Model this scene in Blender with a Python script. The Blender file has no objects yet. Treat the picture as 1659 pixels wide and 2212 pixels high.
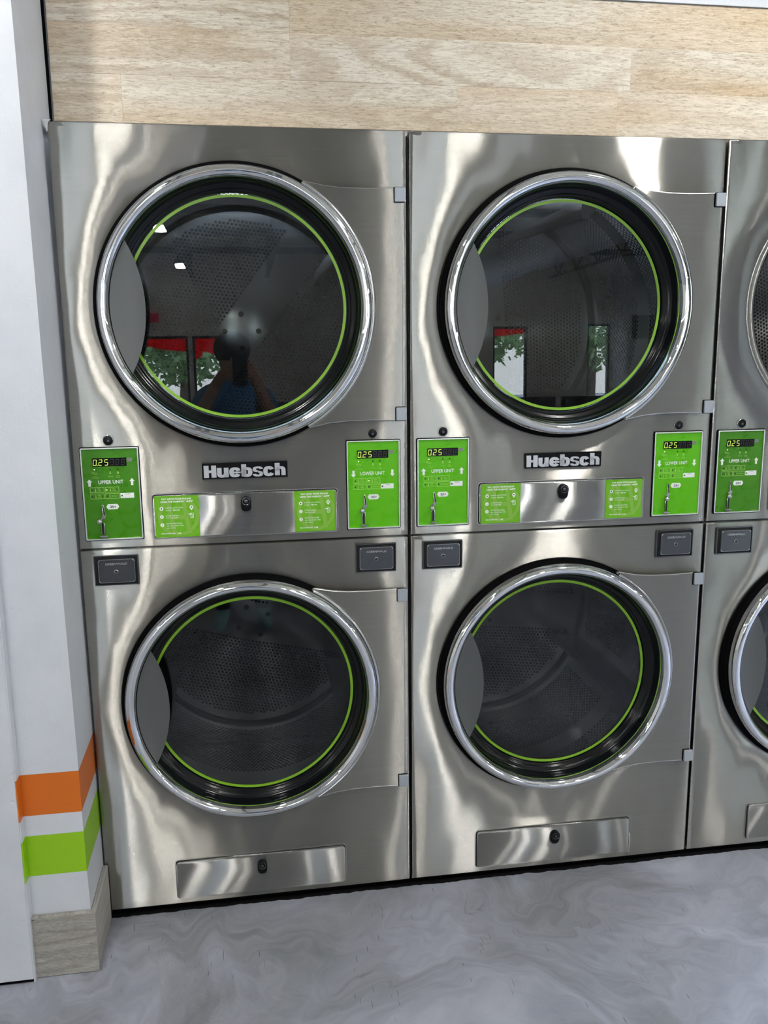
import bpy, bmesh, math, random
from mathutils import Vector, Matrix

# ------------------------------------------------------------------ camera
SC = bpy.context.scene
COL = SC.collection
PI = math.pi

def make_camera():
    cx, cy, cz = 0.40008, -2.15509, 1.47155
    yaw, pitch, roll = 0.15784939, -0.19063373, -0.01049687
    sy, cyy, sp, cp = math.sin(yaw), math.cos(yaw), math.sin(pitch), math.cos(pitch)
    sr, cr = math.sin(roll), math.cos(roll)
    f = Vector((sy * cp, cyy * cp, sp)); r0 = Vector((cyy, -sy, 0)); u0 = r0.cross(f)
    r = cr * r0 + sr * u0; u = -sr * r0 + cr * u0
    cam = bpy.data.cameras.new('camera')
    cam.sensor_fit = 'HORIZONTAL'; cam.sensor_width = 36.0; cam.lens = 36.0 * 1902.956 / 1659.0
    cam.clip_start = 0.01; cam.clip_end = 200
    o = bpy.data.objects.new('camera', cam); COL.objects.link(o)
    b = -f
    o.matrix_world = Matrix(((r.x, u.x, b.x, cx), (r.y, u.y, b.y, cy), (r.z, u.z, b.z, cz), (0, 0, 0, 1)))
    SC.camera = o
make_camera()

# ------------------------------------------------------------------ sky and exposure
world = bpy.data.worlds.new('sky'); SC.world = world; world.use_nodes = True
wn = world.node_tree.nodes; wl = world.node_tree.links
bg = wn['Background']
tc = wn.new('ShaderNodeTexCoord'); sx = wn.new('ShaderNodeSeparateXYZ'); rp = wn.new('ShaderNodeValToRGB')
wl.new(tc.outputs['Generated'], sx.inputs[0]); wl.new(sx.outputs['Z'], rp.inputs[0])
rp.color_ramp.elements[0].position = 0.0; rp.color_ramp.elements[0].color = (0.93, 0.96, 1.0, 1)
rp.color_ramp.elements[1].position = 0.5; rp.color_ramp.elements[1].color = (0.55, 0.70, 1.0, 1)
wl.new(rp.outputs[0], bg.inputs[0]); bg.inputs[1].default_value = 15.0
LAMP = 325.0                      # radiance of the LED diffusers
SC.view_settings.view_transform = 'Standard'; SC.view_settings.look = 'None'
SC.view_settings.gamma = 1.0; SC.view_settings.use_curve_mapping = False
SC.view_settings.exposure = 0.0
SC.cycles.max_bounces = 10; SC.cycles.glossy_bounces = 6; SC.cycles.transparent_max_bounces = 12
SC.cycles.sample_clamp_indirect = 6.0
SC.cycles.caustics_reflective = True

# ------------------------------------------------------------------ materials
MATS = {}
def srgb(r, g, b):
    f = lambda c: (c / 255) / 12.92 if c / 255 <= 0.04045 else ((c / 255 + 0.055) / 1.055) ** 2.4
    return (f(r), f(g), f(b), 1)
def mat(name, col=(0.8, 0.8, 0.8, 1), rough=0.5, metal=0.0, coat=0.0, emit=None, es=0.0, spec=0.5):
    if name in MATS: return MATS[name]
    m = bpy.data.materials.new(name); m.use_nodes = True; MATS[name] = m
    p = m.node_tree.nodes['Principled BSDF']
    p.inputs['Base Color'].default_value = col; p.inputs['Roughness'].default_value = rough
    p.inputs['Metallic'].default_value = metal; p.inputs['Coat Weight'].default_value = coat
    p.inputs['Specular IOR Level'].default_value = spec
    if emit: p.inputs['Emission Color'].default_value = emit; p.inputs['Emission Strength'].default_value = es
    return m
class NT:
    def __init__(s, m): s.n = m.node_tree.nodes; s.l = m.node_tree.links; s.p = s.n['Principled BSDF']
    def add(s, t, **k):
        x = s.n.new('ShaderNode' + t)
        for a, b in k.items():
            if a.startswith('i_'): x.inputs[a[2:].replace('_', ' ')].default_value = b
            else: setattr(x, a, b)
        return x
    def link(s, a, b): s.l.new(a, b)
    def coords(s, scale=(1, 1, 1), which='Object', rot=(0, 0, 0)):
        c = s.add('TexCoord'); m = s.add('Mapping'); m.inputs['Scale'].default_value = scale; m.inputs['Rotation'].default_value = rot
        s.link(c.outputs[which], m.inputs[0]); return m.outputs[0]
    def noise(s, vec, scale=5, detail=3, rough=0.5, dist=0.0):
        x = s.add('TexNoise'); s.link(vec, x.inputs['Vector'])
        x.inputs['Scale'].default_value = scale; x.inputs['Detail'].default_value = detail
        x.inputs['Roughness'].default_value = rough; x.inputs['Distortion'].default_value = dist
        return x.outputs['Fac']
    def ramp(s, fac, stops):
        r = s.add('ValToRGB'); e = r.color_ramp.elements
        while len(e) < len(stops): e.new(0.5)
        for k, (p, c) in zip(e, stops): k.position = p; k.color = c if len(c) == 4 else (*c, 1)
        s.link(fac, r.inputs[0]); return r.outputs[0]
    def maprange(s, v, a, b, c, d):
        x = s.add('MapRange'); s.link(v, x.inputs[0])
        for i, q in enumerate((a, b, c, d)): x.inputs[i + 1].default_value = q
        return x.outputs[0]
    def bump(s, h, strength=0.3, dist=0.01, nrm=None):
        b = s.add('Bump'); b.inputs['Strength'].default_value = strength; b.inputs['Distance'].default_value = dist
        s.link(h, b.inputs['Height'])
        if nrm is not None: s.link(nrm, b.inputs['Normal'])
        return b.outputs[0]
    def mix(s, fac, a, b, blend='MIX'):
        x = s.add('Mix', data_type='RGBA', blend_type=blend)
        if hasattr(fac, 'links'): s.link(fac, x.inputs[0])
        else: x.inputs[0].default_value = fac
        for v, i in ((a, 6), (b, 7)):
            if hasattr(v, 'links'): s.link(v, x.inputs[i])
            else: x.inputs[i].default_value = v
        return x.outputs[2]
def steel_brushed(name, col=(0.60, 0.59, 0.565, 1), rough=0.245, aniso=0.89, dents=1.0):
    """horizontally brushed stainless: highlights stay narrow sideways and smear up and down"""
    m = mat(name, col, rough, 1.0); t = NT(m); out = t.n['Material Output']
    tg = t.add('Tangent', direction_type='UV_MAP')
    v2 = t.coords((1.0, 1.0, 0.5)); n2 = t.noise(v2, 4.0, 2, 0.4)
    v3 = t.coords((1.0, 1.0, 1.4)); n3 = t.noise(v3, 15.0, 1, 0.4)
    sm = t.add('Math', operation='MULTIPLY'); t.link(n3, sm.inputs[0]); sm.inputs[1].default_value = 0.045
    ad = t.add('Math', operation='ADD'); t.link(n2, ad.inputs[0]); t.link(sm.outputs[0], ad.inputs[1])
    nb = t.bump(ad.outputs[0], 1.0, 0.0050 * dents)
    n4 = t.noise(t.coords((2, 2, 130)), 1.6, 3, 0.6)
    cc = t.mix(n4, (col[0] * 0.88, col[1] * 0.88, col[2] * 0.88, 1), (col[0] * 1.12, col[1] * 1.12, col[2] * 1.12, 1))
    def lobe(r, a):
        g = t.add('BsdfAnisotropic'); g.distribution = 'GGX'; t.link(cc, g.inputs['Color'])
        g.inputs['Roughness'].default_value = r; g.inputs['Anisotropy'].default_value = a
        g.inputs['Rotation'].default_value = 0.0; t.link(nb, g.inputs['Normal']); t.link(tg.outputs[0], g.inputs['Tangent']); return g
    A = lobe(rough, ANISO_SIGN * aniso); B = lobe(rough + 0.12, ANISO_SIGN * 0.6)
    mx = t.add('MixShader'); mx.inputs[0].default_value = 0.07
    t.link(A.outputs[0], mx.inputs[1]); t.link(B.outputs[0], mx.inputs[2]); t.link(mx.outputs[0], out.inputs[0])
    return m
ANISO_SIGN = 1.0
ANISO_ROT = 0.25
M_STEEL = steel_brushed('brushed_stainless', (0.395, 0.384, 0.352, 1))
M_PLATE = steel_brushed('door_plate_stainless', (0.395, 0.384, 0.352, 1), 0.245, 0.89, 0.4)
M_EDGE = mat('bright_steel_edge', (0.9, 0.9, 0.89, 1), 0.3, 0.85)
M_EDGE2 = mat('satin_pressed_edge', (0.55, 0.55, 0.54, 1), 0.25, 1.0)
M_CHROME = mat('polished_chrome', (0.86, 0.87, 0.88, 1), 0.045, 1.0)
M_HOLE = mat('black_void', (0.004, 0.004, 0.005, 1), 0.7)
M_BLACK = mat('gloss_black_rubber', (0.003, 0.004, 0.005, 1), 0.16, spec=0.28)
M_MATTE = mat('matte_black_seal', (0.0015, 0.0015, 0.002, 1), 0.6, spec=0.05)
M_LIME = mat('lime_ring_paint', srgb(125, 175, 30), 0.35)
M_HAND = mat('graphite_handle', srgb(80, 82, 82), 0.45, 0.0)
M_HINGE = mat('grey_hinge_enamel', srgb(158, 164, 172), 0.4)
M_CAB = mat('cabinet_dark', (0.006, 0.006, 0.007, 1), 0.6)
M_WHITE = mat('white_print', srgb(235, 240, 232), 0.4)
M_PALEG = mat('pale_green_print', srgb(176, 222, 110), 0.4)
M_INK = mat('black_print', srgb(20, 22, 26), 0.35)
M_GREY = mat('grey_print', srgb(120, 125, 120), 0.4)
M_DISP = mat('display_black', (0.004, 0.005, 0.005, 1), 0.12)
M_SEG = mat('lit_digit', (0.1, 0.2, 0.02, 1), 0.4, emit=(0.72, 1.0, 0.12, 1), es=1.25)
M_DIM = mat('dim_digit', (0.022, 0.02, 0.022, 1), 0.4)
M_LED = mat('lit_led', (0.5, 0.6, 0.2, 1), 0.4, emit=(0.85, 1.0, 0.45, 1), es=1.5)
M_NICKEL = mat('worn_nickel', (0.55, 0.55, 0.54, 1), 0.22, 1.0)
M_ZINC = mat('cast_zinc', (0.15, 0.157, 0.165, 1), 0.22, 1.0)
M_LOCK = mat('black_lock', (0.003, 0.003, 0.004, 1), 0.3, spec=0.2)
M_SILVER = mat('silver_letter', (0.62, 0.63, 0.65, 1), 0.28, 0.55)
M_SLOGO = mat('sticker_logo_green', srgb(126, 176, 62), 0.35)

def green_panel(name, base, base2):
    m = mat(name, base, 0.3, spec=0.3); t = NT(m)
    n = t.noise(t.coords(), 28, 4, 0.6, 0.6)
    t.link(t.mix(t.maprange(n, 0.45, 0.75, 0, 0.6), base, base2), t.p.inputs['Base Color'])
    t.link(t.maprange(n, 0.3, 0.7, 0.22, 0.4), t.p.inputs['Roughness'])
    return m
M_GREEN = green_panel('green_control_film', srgb(88, 178, 8), srgb(100, 182, 24))
M_GREEN_D = green_panel('dark_green_control_film', srgb(60, 126, 8), srgb(76, 140, 30))
M_STICK = green_panel('green_sticker', srgb(106, 172, 32), srgb(112, 178, 40))

def glass_mat(name, tint):
    m = bpy.data.materials.new(name); m.use_nodes = True
    n = m.node_tree.nodes; l = m.node_tree.links
    n.remove(n['Principled BSDF'])
    tr = n.new('ShaderNodeBsdfTransparent'); tr.inputs[0].default_value = tint
    gl = n.new('ShaderNodeBsdfGlossy'); gl.inputs['Roughness'].default_value = 0.0
    gl.inputs[0].default_value = (1, 1, 1, 1)
    fr = n.new('ShaderNodeFresnel'); fr.inputs[0].default_value = 1.52
    mu = n.new('ShaderNodeMath'); mu.operation = 'MULTIPLY'; mu.inputs[1].default_value = 0.66; mu.use_clamp = True
    mx = n.new('ShaderNodeMixShader')
    l.new(fr.outputs[0], mu.inputs[0]); l.new(mu.outputs[0], mx.inputs[0])
    l.new(tr.outputs[0], mx.inputs[1]); l.new(gl.outputs[0], mx.inputs[2])
    l.new(mx.outputs[0], n['Material Output'].inputs[0])
    return m
M_GLASS = glass_mat('door_glass', (0.56, 0.585, 0.59, 1))
M_CLEAR = glass_mat('storefront_glass', (0.95, 0.97, 0.97, 1))

def drum_mat():
    m = mat('drum_stainless', (0.5, 0.49, 0.47, 1), 0.22, 1.0); t = NT(m)
    n = t.noise(t.coords((1, 1, 1)), 9, 3, 0.6)
    t.link(t.maprange(n, 0.3, 0.7, 0.17, 0.26), t.p.inputs['Roughness'])
    t.link(t.ramp(n, [(0.3, (0.46, 0.45, 0.42)), (0.7, (0.54, 0.54, 0.53))]), t.p.inputs['Base Color'])
    return m
M_DRUM = drum_mat()

def floor_mat():
    m = mat('grey_metallic_epoxy', rough=0.3, coat=0.15); t = NT(m)
    c = t.coords((1, 1, 1)); w = t.noise(c, 1.3, 3, 0.55, 1.2)
    cm = t.add('CombineXYZ'); t.link(w, cm.inputs[0]); t.link(w, cm.inputs[1])
    va = t.add('VectorMath', operation='ADD'); t.link(c, va.inputs[0]); t.link(cm.outputs[0], va.inputs[1])
    a = t.noise(va.outputs[0], 2.5, 4, 0.5, 0.5)
    sw = t.add('Mapping'); sw.inputs['Scale'].default_value = (5, 26, 1); sw.inputs['Rotation'].default_value = (0, 0, 0.5); t.link(va.outputs[0], sw.inputs[0])
    b = t.noise(sw.outputs[0], 1.0, 5, 0.6)
    wsp = t.noise(va.outputs[0], 6.5, 6, 0.62)
    hz = t.noise(c, 0.9, 2, 0.5)
    col = t.ramp(a, [(0.28, srgb(104, 107, 112)), (0.44, srgb(128, 131, 139)), (0.58, srgb(154, 158, 172)), (0.74, srgb(188, 192, 206))])
    col = t.mix(t.maprange(b, 0.35, 0.85, 0, 0.42), col, srgb(198, 201, 212)); col = t.mix(t.maprange(wsp, 0.30, 0.75, 0.30, 0), col, srgb(96, 98, 104))
    col = t.mix(t.maprange(hz, 0.38, 0.62, 0.30, 0), col, srgb(120, 122, 126))
    # short thin dark gouges
    g = t.noise(t.coords((300, 15, 1), rot=(0, 0, -0.16)), 1.0, 1, 0.5)
    gm = t.noise(c, 4.3, 2, 0.5)
    g2 = t.maprange(g, 0.72, 0.75, 0, 1); g3 = t.maprange(gm, 0.50, 0.56, 0, 1)
    mu = t.add('Math', operation='MULTIPLY'); t.link(g2, mu.inputs[0]); t.link(g3, mu.inputs[1])
    col = t.mix(mu.outputs[0], col, srgb(72, 74, 80))
    t.link(col, t.p.inputs['Base Color'])
    t.link(t.maprange(wsp, 0.3, 0.7, 0.26, 0.40), t.p.inputs['Roughness'])
    fine = t.noise(c, 60, 4, 0.6)
    h = t.add('Math', operation='SUBTRACT'); t.link(fine, h.inputs[0]); t.link(mu.outputs[0], h.inputs[1])
    t.link(t.bump(h.outputs[0], 0.25, 0.004), t.p.inputs['Normal'])
    return m
M_FLOOR = floor_mat()

def paint_mat(name, base, stripes=False):
    m = mat(name, base, 0.42); t = NT(m)
    c = t.coords(); n = t.noise(c, 7, 4, 0.6); col = t.mix(t.maprange(n, 0.35, 0.7, 0, 1), base, (base[0] * 0.90, base[1] * 0.91, base[2] * 0.92, 1))
    sm = t.noise(t.coords((5, 5, 14)), 3.2, 3, 0.6); col = t.mix(t.maprange(sm, 0.69, 0.78, 0, 0.35), col, srgb(150, 150, 150))
    if stripes:
        x = t.add('TexCoord'); s = t.add('SeparateXYZ'); t.link(x.outputs['Object'], s.inputs[0])
        for z0, z1, cc in ((0.4095, 0.5115, srgb(204, 104, 18)), (0.2568, 0.3588, srgb(140, 190, 14))):
            a = t.add('Math', operation='GREATER_THAN'); a.inputs[1].default_value = z0; t.link(s.outputs[2], a.inputs[0])
            b = t.add('Math', operation='LESS_THAN'); b.inputs[1].default_value = z1; t.link(s.outputs[2], b.inputs[0])
            k = t.add('Math', operation='MULTIPLY'); t.link(a.outputs[0], k.inputs[0]); t.link(b.outputs[0], k.inputs[1])
            col = t.mix(k.outputs[0], col, cc)
    t.link(col, t.p.inputs['Base Color'])
    n2 = t.noise(c, 190, 3, 0.6); n3 = t.noise(t.coords((1, 1, 1)), 16, 2, 0.5)
    pit = t.maprange(n3, 0.73, 0.76, 0, -3)
    ad = t.add('Math', operation='ADD'); t.link(n2, ad.inputs[0]); t.link(pit, ad.inputs[1])
    t.link(t.bump(ad.outputs[0], 0.35, 0.0012), t.p.inputs['Normal'])
    return m
M_PILLAR = paint_mat('striped_wall_paint', srgb(206, 209, 215), True)
M_PAINT = paint_mat('white_wall_paint', srgb(207, 210, 216))
M_ROOMW = paint_mat('room_wall_paint', srgb(226, 223, 214))

def wood_mat(name, light, dark, streak, sc=1.0):
    m = mat(name, rough=0.55); t = NT(m)
    oi = t.add('ObjectInfo'); mul = t.add('Math', operation='MULTIPLY'); t.link(oi.outputs['Random'], mul.inputs[0]); mul.inputs[1].default_value = 37.0
    x = t.add('TexCoord'); cb = t.add('CombineXYZ')
    for k in range(3): t.link(mul.outputs[0], cb.inputs[k])
    va = t.add('VectorMath', operation='ADD'); t.link(x.outputs['Object'], va.inputs[0]); t.link(cb.outputs[0], va.inputs[1])
    def mp(s):
        q = t.add('Mapping'); q.inputs['Scale'].default_value = s; t.link(va.outputs[0], q.inputs[0]); return q.outputs[0]
    big = t.noise(mp((0.75 * sc, 1, 5.0 * sc)), 1.0, 2, 0.45, 0.5)
    wv = t.add('Math', operation='MULTIPLY'); t.link(big, wv.inputs[0]); wv.inputs[1].default_value = 60.0
    jit = t.noise(mp((22 * sc, 3, 60 * sc)), 1.0, 2, 0.6); jm = t.add('Math', operation='MULTIPLY'); t.link(jit, jm.inputs[0]); jm.inputs[1].default_value = 2.6
    ja = t.add('Math', operation='ADD'); t.link(wv.outputs[0], ja.inputs[0]); t.link(jm.outputs[0], ja.inputs[1])
    si = t.add('Math', operation='SINE'); t.link(ja.outputs[0], si.inputs[0])
    fib = t.noise(mp((24 * sc, 3, 210 * sc)), 1.0, 4, 0.7, 0.6)
    pore = t.noise(mp((60 * sc, 3, 330 * sc)), 1.0, 2, 0.6, 1.0)
    tone = t.noise(mp((0.9 * sc, 1, 6.5 * sc)), 1.0, 2, 0.5)
    cath = t.noise(mp((0.55 * sc, 1, 3.0 * sc)), 1.3, 1, 0.5)
    col = t.mix(t.maprange(tone, 0.40, 0.62, 0, 1), light, dark)
    amp = t.add('Math', operation='MULTIPLY'); t.link(t.maprange(si.outputs[0], -0.3, 1.0, 0, 1), amp.inputs[0]); t.link(t.maprange(cath, 0.35, 0.65, 0.12, 0.62), amp.inputs[1])
    col = t.mix(amp.outputs[0], col, streak)
    col = t.mix(t.maprange(fib, 0.44, 0.64, 0, 0.55), col, streak)
    col = t.mix(t.maprange(pore, 0.57, 0.66, 0, 0.5), col, (streak[0] * 0.62, streak[1] * 0.58, streak[2] * 0.55, 1))
    col = t.mix(t.maprange(pore, 0.42, 0.34, 0, 0.35), col, (min(1, light[0] * 1.12), min(1, light[1] * 1.12), min(1, light[2] * 1.12), 1))
    bc = t.add('BrightContrast'); t.link(col, bc.inputs[0])
    r2 = t.maprange(oi.outputs['Random'], 0, 1, -0.07, 0.05); t.link(r2, bc.inputs['Bright'])
    t.link(bc.outputs[0], t.p.inputs['Base Color'])
    t.link(t.bump(fib, 0.25, 0.001), t.p.inputs['Normal'])
    return m
M_OAK = wood_mat('oak_plank', srgb(226, 218, 202), srgb(212, 190, 160), srgb(170, 146, 117))
M_TILE = wood_mat('grey_wood_tile', srgb(178, 175, 168), srgb(160, 156, 149), srgb(122, 118, 111), 1.6)

# ------------------------------------------------------------------ mesh helpers
def obj(name, bm, m, parent=None, smooth=False, loc=None, rot=None, sharp=None, label=None):
    if isinstance(bm, bpy.types.Mesh): me = bm
    else:
        bmesh.ops.recalc_face_normals(bm.bm, faces=bm.bm.faces) if not bm.get_tag else None
        me = bpy.data.meshes.new(name); bm.bm.to_mesh(me); bm.bm.free()
        if smooth:
            for p in me.polygons: p.use_smooth = True
            if sharp is not None: me.set_sharp_from_angle(angle=math.radians(sharp))
        for mm in (m if isinstance(m, (list, tuple)) else [m]): me.materials.append(mm)
    o = bpy.data.objects.new(name, me); COL.objects.link(o)
    if parent is not None: o.parent = parent
    if loc: o.location = loc
    if rot: o.rotation_euler = rot
    if label: o['label'] = label
    return o
class BM:
    """thin wrapper around a bmesh; get_tag True keeps normals as built"""
    def __init__(s, keep=False): s.bm = bmesh.new(); s.get_tag = keep
    @property
    def faces(s): return s.bm.faces
    def box(s, x0, x1, y0, y1, z0, z1, bev=0.0, seg=2, mi=0):
        vs = [s.bm.verts.new((x, y, z)) for x in (x0, x1) for y in (y0, y1) for z in (z0, z1)]
        fs = [s.bm.faces.new([vs[i] for i in q]) for q in ((0, 1, 3, 2), (4, 6, 7, 5), (0, 4, 5, 1), (2, 3, 7, 6), (0, 2, 6, 4), (1, 5, 7, 3))]
        for f in fs: f.material_index = mi
        if bev > 0:
            es = list({e for f in fs for e in f.edges})
            bmesh.ops.bevel(s.bm, geom=es, offset=bev, segments=seg, profile=0.5, affect='EDGES')
        return s
    def prism(s, pts, y0, y1, bev=0.0, seg=2):
        a = [s.bm.verts.new((x, y0, z)) for x, z in pts]; b = [s.bm.verts.new((x, y1, z)) for x, z in pts]
        n = len(pts); f0 = s.bm.faces.new(a); s.bm.faces.new(b[::-1])
        for i in range(n): s.bm.faces.new((a[i], b[i], b[(i + 1) % n], a[(i + 1) % n]))
        if bev > 0: bmesh.ops.bevel(s.bm, geom=list(f0.edges), offset=bev, segments=seg, profile=0.5, affect='EDGES')
        return s
    def ringprism(s, outer, inner, y0, y1):
        n = len(outer)
        L = [[s.bm.verts.new((x, y, z)) for x, z in P] for P, y in ((outer, y0), (inner, y0), (inner, y1), (outer, y1))]
        for k in range(4):
            A, B = L[k], L[(k + 1) % 4]
            for i in range(n): s.bm.faces.new((A[i], A[(i + 1) % n], B[(i + 1) % n], B[i]))
        return s
    def lathe(s, prof, cx, cz, seg=128, closed=False, a0=0.0, a1=2 * PI):
        full = abs(a1 - a0 - 2 * PI) < 1e-6; k = seg if full else seg + 1
        R = []
        for j in range(k):
            a = a0 + (a1 - a0) * j / seg
            R.append([s.bm.verts.new((cx + r * math.cos(a), y, cz + r * math.sin(a))) for r, y in prof])
        for j in range(seg):
            A, B = R[j], R[(j + 1) % k]
            for i in range(len(prof) - (0 if closed else 1)):
                q = (A[i], A[(i + 1) % len(prof)], B[(i + 1) % len(prof)], B[i]); s.bm.faces.new(q)
        if closed and not full: s.bm.faces.new(R[0]); s.bm.faces.new(R[-1][::-1])
        return s
    def disc(s, r, y0, y1, cx, cz, seg=64, bev=0.0):
        return s.prism([(cx + r * math.cos(2 * PI * i / seg), cz + r * math.sin(2 * PI * i / seg)) for i in range(seg)], y0, y1, bev)
    def ball(s, c, r, seg=20):
        g = bmesh.ops.create_uvsphere(s.bm, u_segments=seg, v_segments=seg // 2 + 2, radius=1.0)
        bmesh.ops.scale(s.bm, vec=(r, r, r) if not isinstance(r, tuple) else r, verts=g['verts'])
        bmesh.ops.translate(s.bm, vec=c, verts=g['verts']); return s
    def tube(s, path, r, seg=10, cap=True):
        prev = None; rings = []
        for i, p in enumerate(path):
            p = Vector(p); a = Vector(path[max(i - 1, 0)]); b = Vector(path[min(i + 1, len(path) - 1)])
            d = (b - a).normalized(); up = Vector((0, 0, 1)) if abs(d.z) < 0.9 else Vector((1, 0, 0))
            if prev is not None: up = prev
            u = (up - d * up.dot(d)).normalized(); v = d.cross(u); prev = u
            rr = r[i] if isinstance(r, (list, tuple)) else r
            rings.append([s.bm.verts.new(p + (u * math.cos(2 * PI * k / seg) + v * math.sin(2 * PI * k / seg)) * rr) for k in range(seg)])
        for A, B in zip(rings, rings[1:]):
            for k in range(seg): s.bm.faces.new((A[k], A[(k + 1) % seg], B[(k + 1) % seg], B[k]))
        if cap: s.bm.faces.new(rings[0][::-1]); s.bm.faces.new(rings[-1])
        return s
    def quad(s, x0, x1, z0, z1, y):
        vs = [s.bm.verts.new(p) for p in ((x0, y, z0), (x1, y, z0), (x1, y, z1), (x0, y, z1))]
        s.bm.faces.new(vs); return s
    def poly(s, pts, y):
        s.bm.faces.new([s.bm.verts.new((x, y, z)) for x, z in pts]); return s
    def outline(s, x0, x1, z0, z1, w, y):
        s.quad(x0, x1, z1 - w, z1, y); s.quad(x0, x1, z0, z0 + w, y); s.quad(x0, x0 + w, z0 + w, z1 - w, y); s.quad(x1 - w, x1, z0 + w, z1 - w, y); return s
def rrect(x0, x1, z0, z1, r, n=5):
    P = []
    for cx, cz, a in ((x1 - r, z1 - r, 0), (x0 + r, z1 - r, PI / 2), (x0 + r, z0 + r, PI), (x1 - r, z0 + r, 1.5 * PI)):
        for i in range(n + 1): t = a + PI / 2 * i / n; P.append((cx + r * math.cos(t), cz + r * math.sin(t)))
    return P
_tc = {}
def glyphs(s, bold):
    key = (s, bold)
    if key not in _tc:
        cu = bpy.data.curves.new('glyphs', 'FONT'); cu.body = s; cu.size = 1; cu.offset = bold; cu.resolution_u = 3; cu.fill_mode = 'FRONT'
        o = bpy.data.objects.new('glyphs', cu); COL.objects.link(o)
        dg = bpy.context.evaluated_depsgraph_get(); me = o.evaluated_get(dg).to_mesh()
        _tc[key] = ([tuple(v.co[:2]) for v in me.vertices], [tuple(p.vertices) for p in me.polygons])
        o.evaluated_get(dg).to_mesh_clear(); bpy.data.objects.remove(o); bpy.data.curves.remove(cu)
    return _tc[key]
def text_fit(b, s, x0, x1, z0, z1, y, bold=0.0):
    V, F = glyphs(s, bold)
    if not V: return
    xs = [v[0] for v in V]; zs = [v[1] for v in V]; ax, bx, az, bz = min(xs), max(xs), min(zs), max(zs)
    kx = (x1 - x0) / max(bx - ax, 1e-6); kz = (z1 - z0) / max(bz - az, 1e-6)
    vs = [b.bm.verts.new((x0 + (v[0] - ax) * kx, y, z0 + (v[1] - az) * kz)) for v in V]
    for f in F:
        try: b.bm.faces.new([vs[i] for i in f])
        except ValueError: pass
def raise_flat(b, depth):
    """gives a flat print a little thickness behind it"""
    g = bmesh.ops.extrude_face_region(b.bm, geom=list(b.bm.faces))
    vs = [v for v in g['geom'] if isinstance(v, bmesh.types.BMVert)]
    bmesh.ops.translate(b.bm, vec=(0, -depth, 0), verts=vs); return b
def empty(name, loc, label=None, cat=None, group=None, kind=None, rz=0):
    o = bpy.data.objects.new(name, None); COL.objects.link(o); o.location = loc; o.rotation_euler = (0, 0, rz); o.empty_display_size = 0.1
    return tag(o, label, cat, group, kind)
def tag(o, label=None, cat=None, group=None, kind=None):
    if label: o['label'] = label
    if cat: o['category'] = cat
    if group: o['group'] = group
    if kind: o['kind'] = kind
    return o
CACHE = {}
def cached(key, fn):
    if key not in CACHE: CACHE[key] = fn()
    return CACHE[key]
def part(name, key, build, m, parent, smooth=False, sharp=None, loc=None, rot=None, label=None, override=None):
    """one mesh per key, shared by every copy"""
    if key in CACHE: o = obj(name, CACHE[key], m, parent, loc=loc, rot=rot, label=label)
    else: o = obj(name, build(), m, parent, smooth, loc, rot, sharp, label); CACHE[key] = o.data
    if override: o.material_slots[0].link = 'OBJECT'; o.material_slots[0].material = override
    return o

# ------------------------------------------------------------------ room shell
RX0, RX1, RY0, RY1, CEIL = -6.5, 12.5, -11.0, 0.14, 3.16
ob = obj('floor', BM().box(RX0 - 0.2, RX1 + 0.2, RY0 - 0.2, 1.2, -0.05, 0), M_FLOOR); tag(ob, 'grey swirled metallic epoxy floor', kind='structure')
def ceil_mat():
    m = mat('ceiling_foam', rough=0.9); t = NT(m); n = t.noise(t.coords(), 5, 6, 0.7)
    t.link(t.ramp(n, [(0.3, srgb(190, 186, 172)), (0.7, srgb(240, 236, 220))]), t.p.inputs['Base Color']); t.link(t.bump(n, 0.6, 0.05), t.p.inputs['Normal']); return m
tag(obj('ceiling', BM().box(RX0 - 0.2, RX1 + 0.2, RY0 - 0.2, 1.2, CEIL, CEIL + 0.1), ceil_mat()), 'sprayed grey ceiling deck behind the camera', kind='structure')

# back wall with planks
WY = 0.10
wb = obj('wall_back', BM().box(RX0, RX1, WY + 0.008, WY + 0.09, 1.96, CEIL), M_PAINT); tag(wb, 'wall above the dryers clad in pale oak planks', kind='structure')
b = BM(); b.box(RX0, -0.14, WY + 0.008, WY + 0.09, 0, 1.96); obj('wall_panel', b, M_PAINT, wb)
b = BM(); b.box(4.9, RX1, WY + 0.008, WY + 0.09, 0, 1.96); obj('wall_panel', b, M_PAINT, wb)
rows = [(1.9795, 2.0847, [-0.40, 0.1545, 0.9520, 1.3668, 2.02, 2.9, 3.6, 4.4]),
        (2.0847, 2.1890, [-0.40, 0.5457, 1.3990, 2.25, 3.0, 3.8, 4.4]),
        (2.1890, 2.2935, [-0.40, 0.5462, 1.62 + 0.42, 2.8, 3.9, 4.4]),
        (1.8750, 1.9795, [-0.40, 0.38, 1.12, 1.9, 2.7, 3.5, 4.4])]
rnd = random.Random(4)
for z0, z1, xs in rows:
    for a, c in zip(xs, xs[1:]):
        a2 = max(a, 0.001 if a < 0 else a)
        a2 = a if a >= 0 else -0.0005
        if z0 < 1.9: continue
        dy = rnd.uniform(0, 0.0006)
        b = BM(); b.box(0, c - a2 - 0.0002, -0.008, 0, 0, z1 - z0 - 0.0002, 0.00025, 1)
        obj('plank', b, M_OAK, wb, loc=(a2, WY + 0.008 - dy, z0))
tag(obj('trim_1', BM().box(0, 4.4, WY - 0.006, WY + 0.008, 2.2940, 2.55, 0.001), M_PAINT), 'white painted band above the oak planks', kind='structure')

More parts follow.
